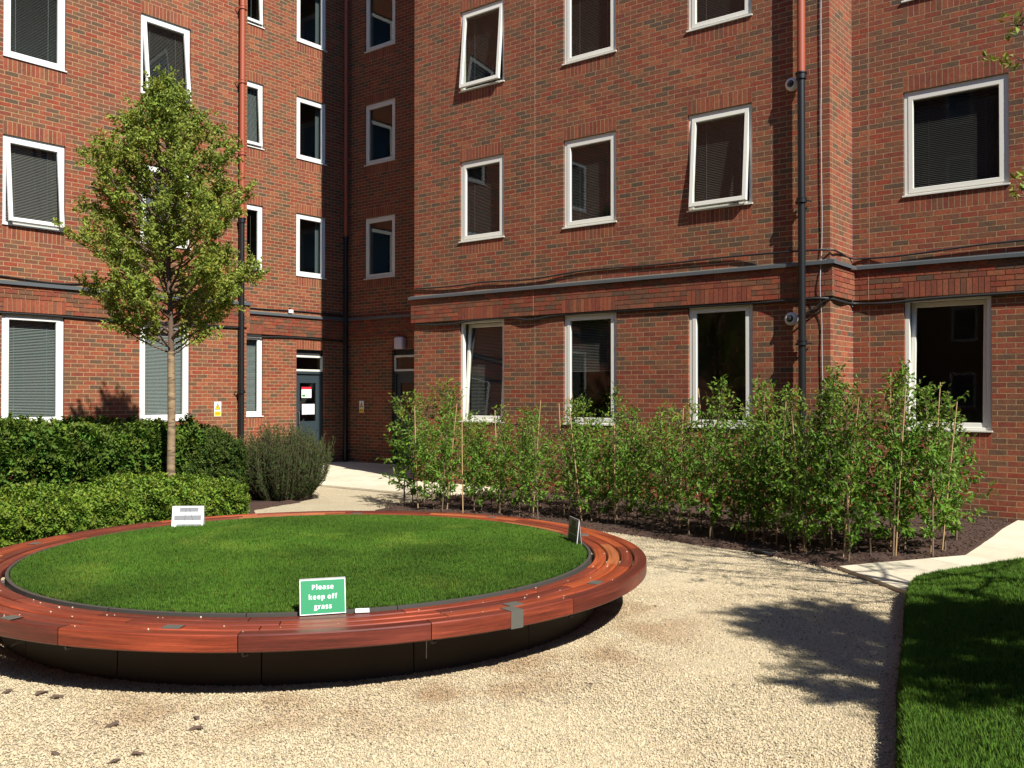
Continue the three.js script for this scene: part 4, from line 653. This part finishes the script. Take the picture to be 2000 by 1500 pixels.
wallSign('white and yellow warning sign with a black triangle on the sunlit wall by the downpipe', -3.420, 1.405, 2.03, Math.PI / 2);
wallSign('yellow and white warning sign on the shaded wall of the recessed corner', -4.46, 1.392, -2.726, 0);
{ // paper notices behind the door glass are stuck on its outside
  const notice = canvasTex(220, 200, (c) => { c.fillStyle = '#f1efec'; c.fillRect(0, 0, 220, 200); c.fillStyle = '#c9283a'; c.fillRect(0, 0, 220, 44); c.fillStyle = '#3f8a46'; c.fillRect(14, 140, 70, 40); c.fillStyle = '#9aa0a0'; for (let i = 0; i < 5; i++) c.fillRect(20, 60 + i * 14, 160 - i * 12, 5); });
  const n1 = printed(scene, numbered('door_notice'), 0.30, 0.26, notice, 0); n1.position.set(-5.036 - 0.123, 1.744, -1.60); n1.rotation.y = Math.PI / 2; tag(n1, 'paper notice with a red heading on the grey door glass', 'notice');
  const n2 = mesh('door_notice', new THREE.BoxGeometry(0.38, 0.25, 0.002), whiteBoard, scene); n2.position.set(-5.036 - 0.104, 1.34, -1.64); n2.rotation.y = Math.PI / 2; tag(n2, 'blank white paper stuck on the grey door below the red-headed notice', 'notice');
}
{ // unlit bulkhead lamp in the corner
  const L = thing('wall_lamp', 'unlit pale rounded lamp on the shaded wall above the corner door', 'lamp', [-3.05, 2.90, -2.733]);
  mesh('base', new RoundedBoxGeometry(0.24, 0.24, 0.05, 3, 0.02).translate(0, 0, 0.026), std(lin(.4, .4, .42), 0.5), L); mesh('diffuser', new RoundedBoxGeometry(0.28, 0.29, 0.13, 4, 0.05).translate(0, 0, 0.11), std(lin(.62, .58, .66), 0.4), L);
}
function dome(label, x, y) {
  const D = thing('dome_camera', label, 'camera', [x, y, 0.0]);
  const lathe = (pts, m, n) => mesh(n, new THREE.LatheGeometry(pts.map(([a, b]) => new THREE.Vector2(a, b)), 28).rotateX(Math.PI / 2), m, D);
  lathe([[0, 0], [0.088, 0], [0.094, 0.02], [0.094, 0.05], [0.084, 0.075], [0.066, 0.088], [0.05, 0.09], [0.048, 0.08]], std(lin(.74, .73, .68), 0.45), 'housing');
  lathe([[0.048, 0.084], [0.045, 0.10], [0.034, 0.116], [0.018, 0.124], [0, 0.126]], std(lin(.03, .03, .03), 0.12), 'dome_cover');
}
dome('upper round white dome camera on the brick beside the red and black pipe', 7.52, 6.11); dome('lower round white dome camera on the brick beside the black pipe', 7.50, 2.77);
{ // small box on the string course near the corner
  const b = thing('junction_box', 'small white box on the string course above the corner door', 'box', [-5.0, 3.63, -0.98], Math.PI / 2); mesh('case', new RoundedBoxGeometry(0.12, 0.085, 0.05, 2, 0.008).translate(0, 0, 0.03), whiteBoard, b); mesh('clip', new THREE.BoxGeometry(0.02, 0.05, 0.04).translate(-0.02, 0.06, 0.02), blackPipe, b);
}
{ // coil of dark hose at the edge of the bed
  const pts = []; for (let i = 0; i <= 60; i++) { const a = i / 60 * 6.283 * 2.6; pts.push([Math.cos(a) * (0.12 + 0.02 * Math.sin(a * 1.7)), 0.02 + i / 60 * 0.03 + 0.006 * Math.sin(a * 2.3), Math.sin(a) * (0.075 + 0.015 * Math.cos(a * 1.3))]); }
  const c = tag(mesh('hose_coil', wavyTube(pts, 0.009, 160, 6), cableMat, scene), 'small coil of dark hose on the gravel at the bed edge', 'hose'); c.position.set(8.60, 0.01, 3.56);
}
{ // bits of bark on the gravel and tiny stones on the bench
  const r = seeded(17), bit = (k) => { const g = new THREE.IcosahedronGeometry(1, 1), a = g.attributes.position; for (let i = 0; i < a.count; i++) { const x = a.getX(i), y = a.getY(i), z = a.getZ(i), f = 0.7 + 0.6 * vnoise(x * 2 + k * 7, z * 2 + y, 5); a.setXYZ(i, x * f, y * f * 0.22 + 0.18 * Math.sin(x * 2 + k), z * f * 0.42); } g.computeVertexNormals(); return g; }, G3 = [bit(0), bit(1), bit(2)];
  const spots = [[8.081, 10.438, 'with a split end, nearest the drum joint'], [8.466, 10.2, 'the longest, below the middle of the bench'], [8.547, 10.678, 'at the very bottom edge'], [8.242, 10.802, 'lying alone near the lower corner'], [8.545, 10.564, 'right above the one at the bottom edge'], [7.283, 10.42, 'close to the bench shadow, broad'], [7.10, 10.53, 'close to the bench shadow, at the frame edge'], [7.42, 10.40, 'close to the bench shadow, curled'], [8.33, 10.11, 'tiny, just off the bench shadow'], [10.28, 7.843, 'small and dark, in the open middle'], [8.9, 6.35, 'a dot beside the bench end'], [9.62, 8.35, 'on the stained patch in front of the bench']];
  spots.forEach(([x, z, w], i) => { const b = tag(mesh('bark_fragment', G3[i % 3], std(lin(.10, .065, .045), 0.95), scene), `brown bark fragment on the gravel, ${w}`, 'bark', 'bark bits on the gravel'); const s = i > 8 ? 0.014 : 0.024 + 0.016 * r(); b.position.set(x, 0.012, z); b.rotation.y = r() * 6; b.scale.setScalar(s); });
  tag(scatter('bench_grit', pebble, std(lin(.6, .52, .38), 0.9), 46, (i, m, c) => { const a = (r() * 150 - 40) * Math.PI / 180, rad = 2.31 + r() * 0.38, s = 0.003 + 0.003 * r(); compose(m, CX + Math.cos(a) * rad, 0.405, CZ + Math.sin(a) * rad, r() * 6, r() * 6, r() * 6, s, s, s); c.setRGB(1, 1, 1); }), 'pale grit strewn over the bench planks', 'grit');
}
for (const [n, l, c] of [['gravel_stones', 'loose pale stones of the gravel', 'gravel'], ['lawn_grass', 'grass of the raised lawn bank', 'grass'], ['disc_grass', 'short green grass inside the round bench', 'grass']]) tag(scene.children.find((o) => o.name === n), l, c);
console.log('all done', scene.children.length);
renderer.render(scene, camera);
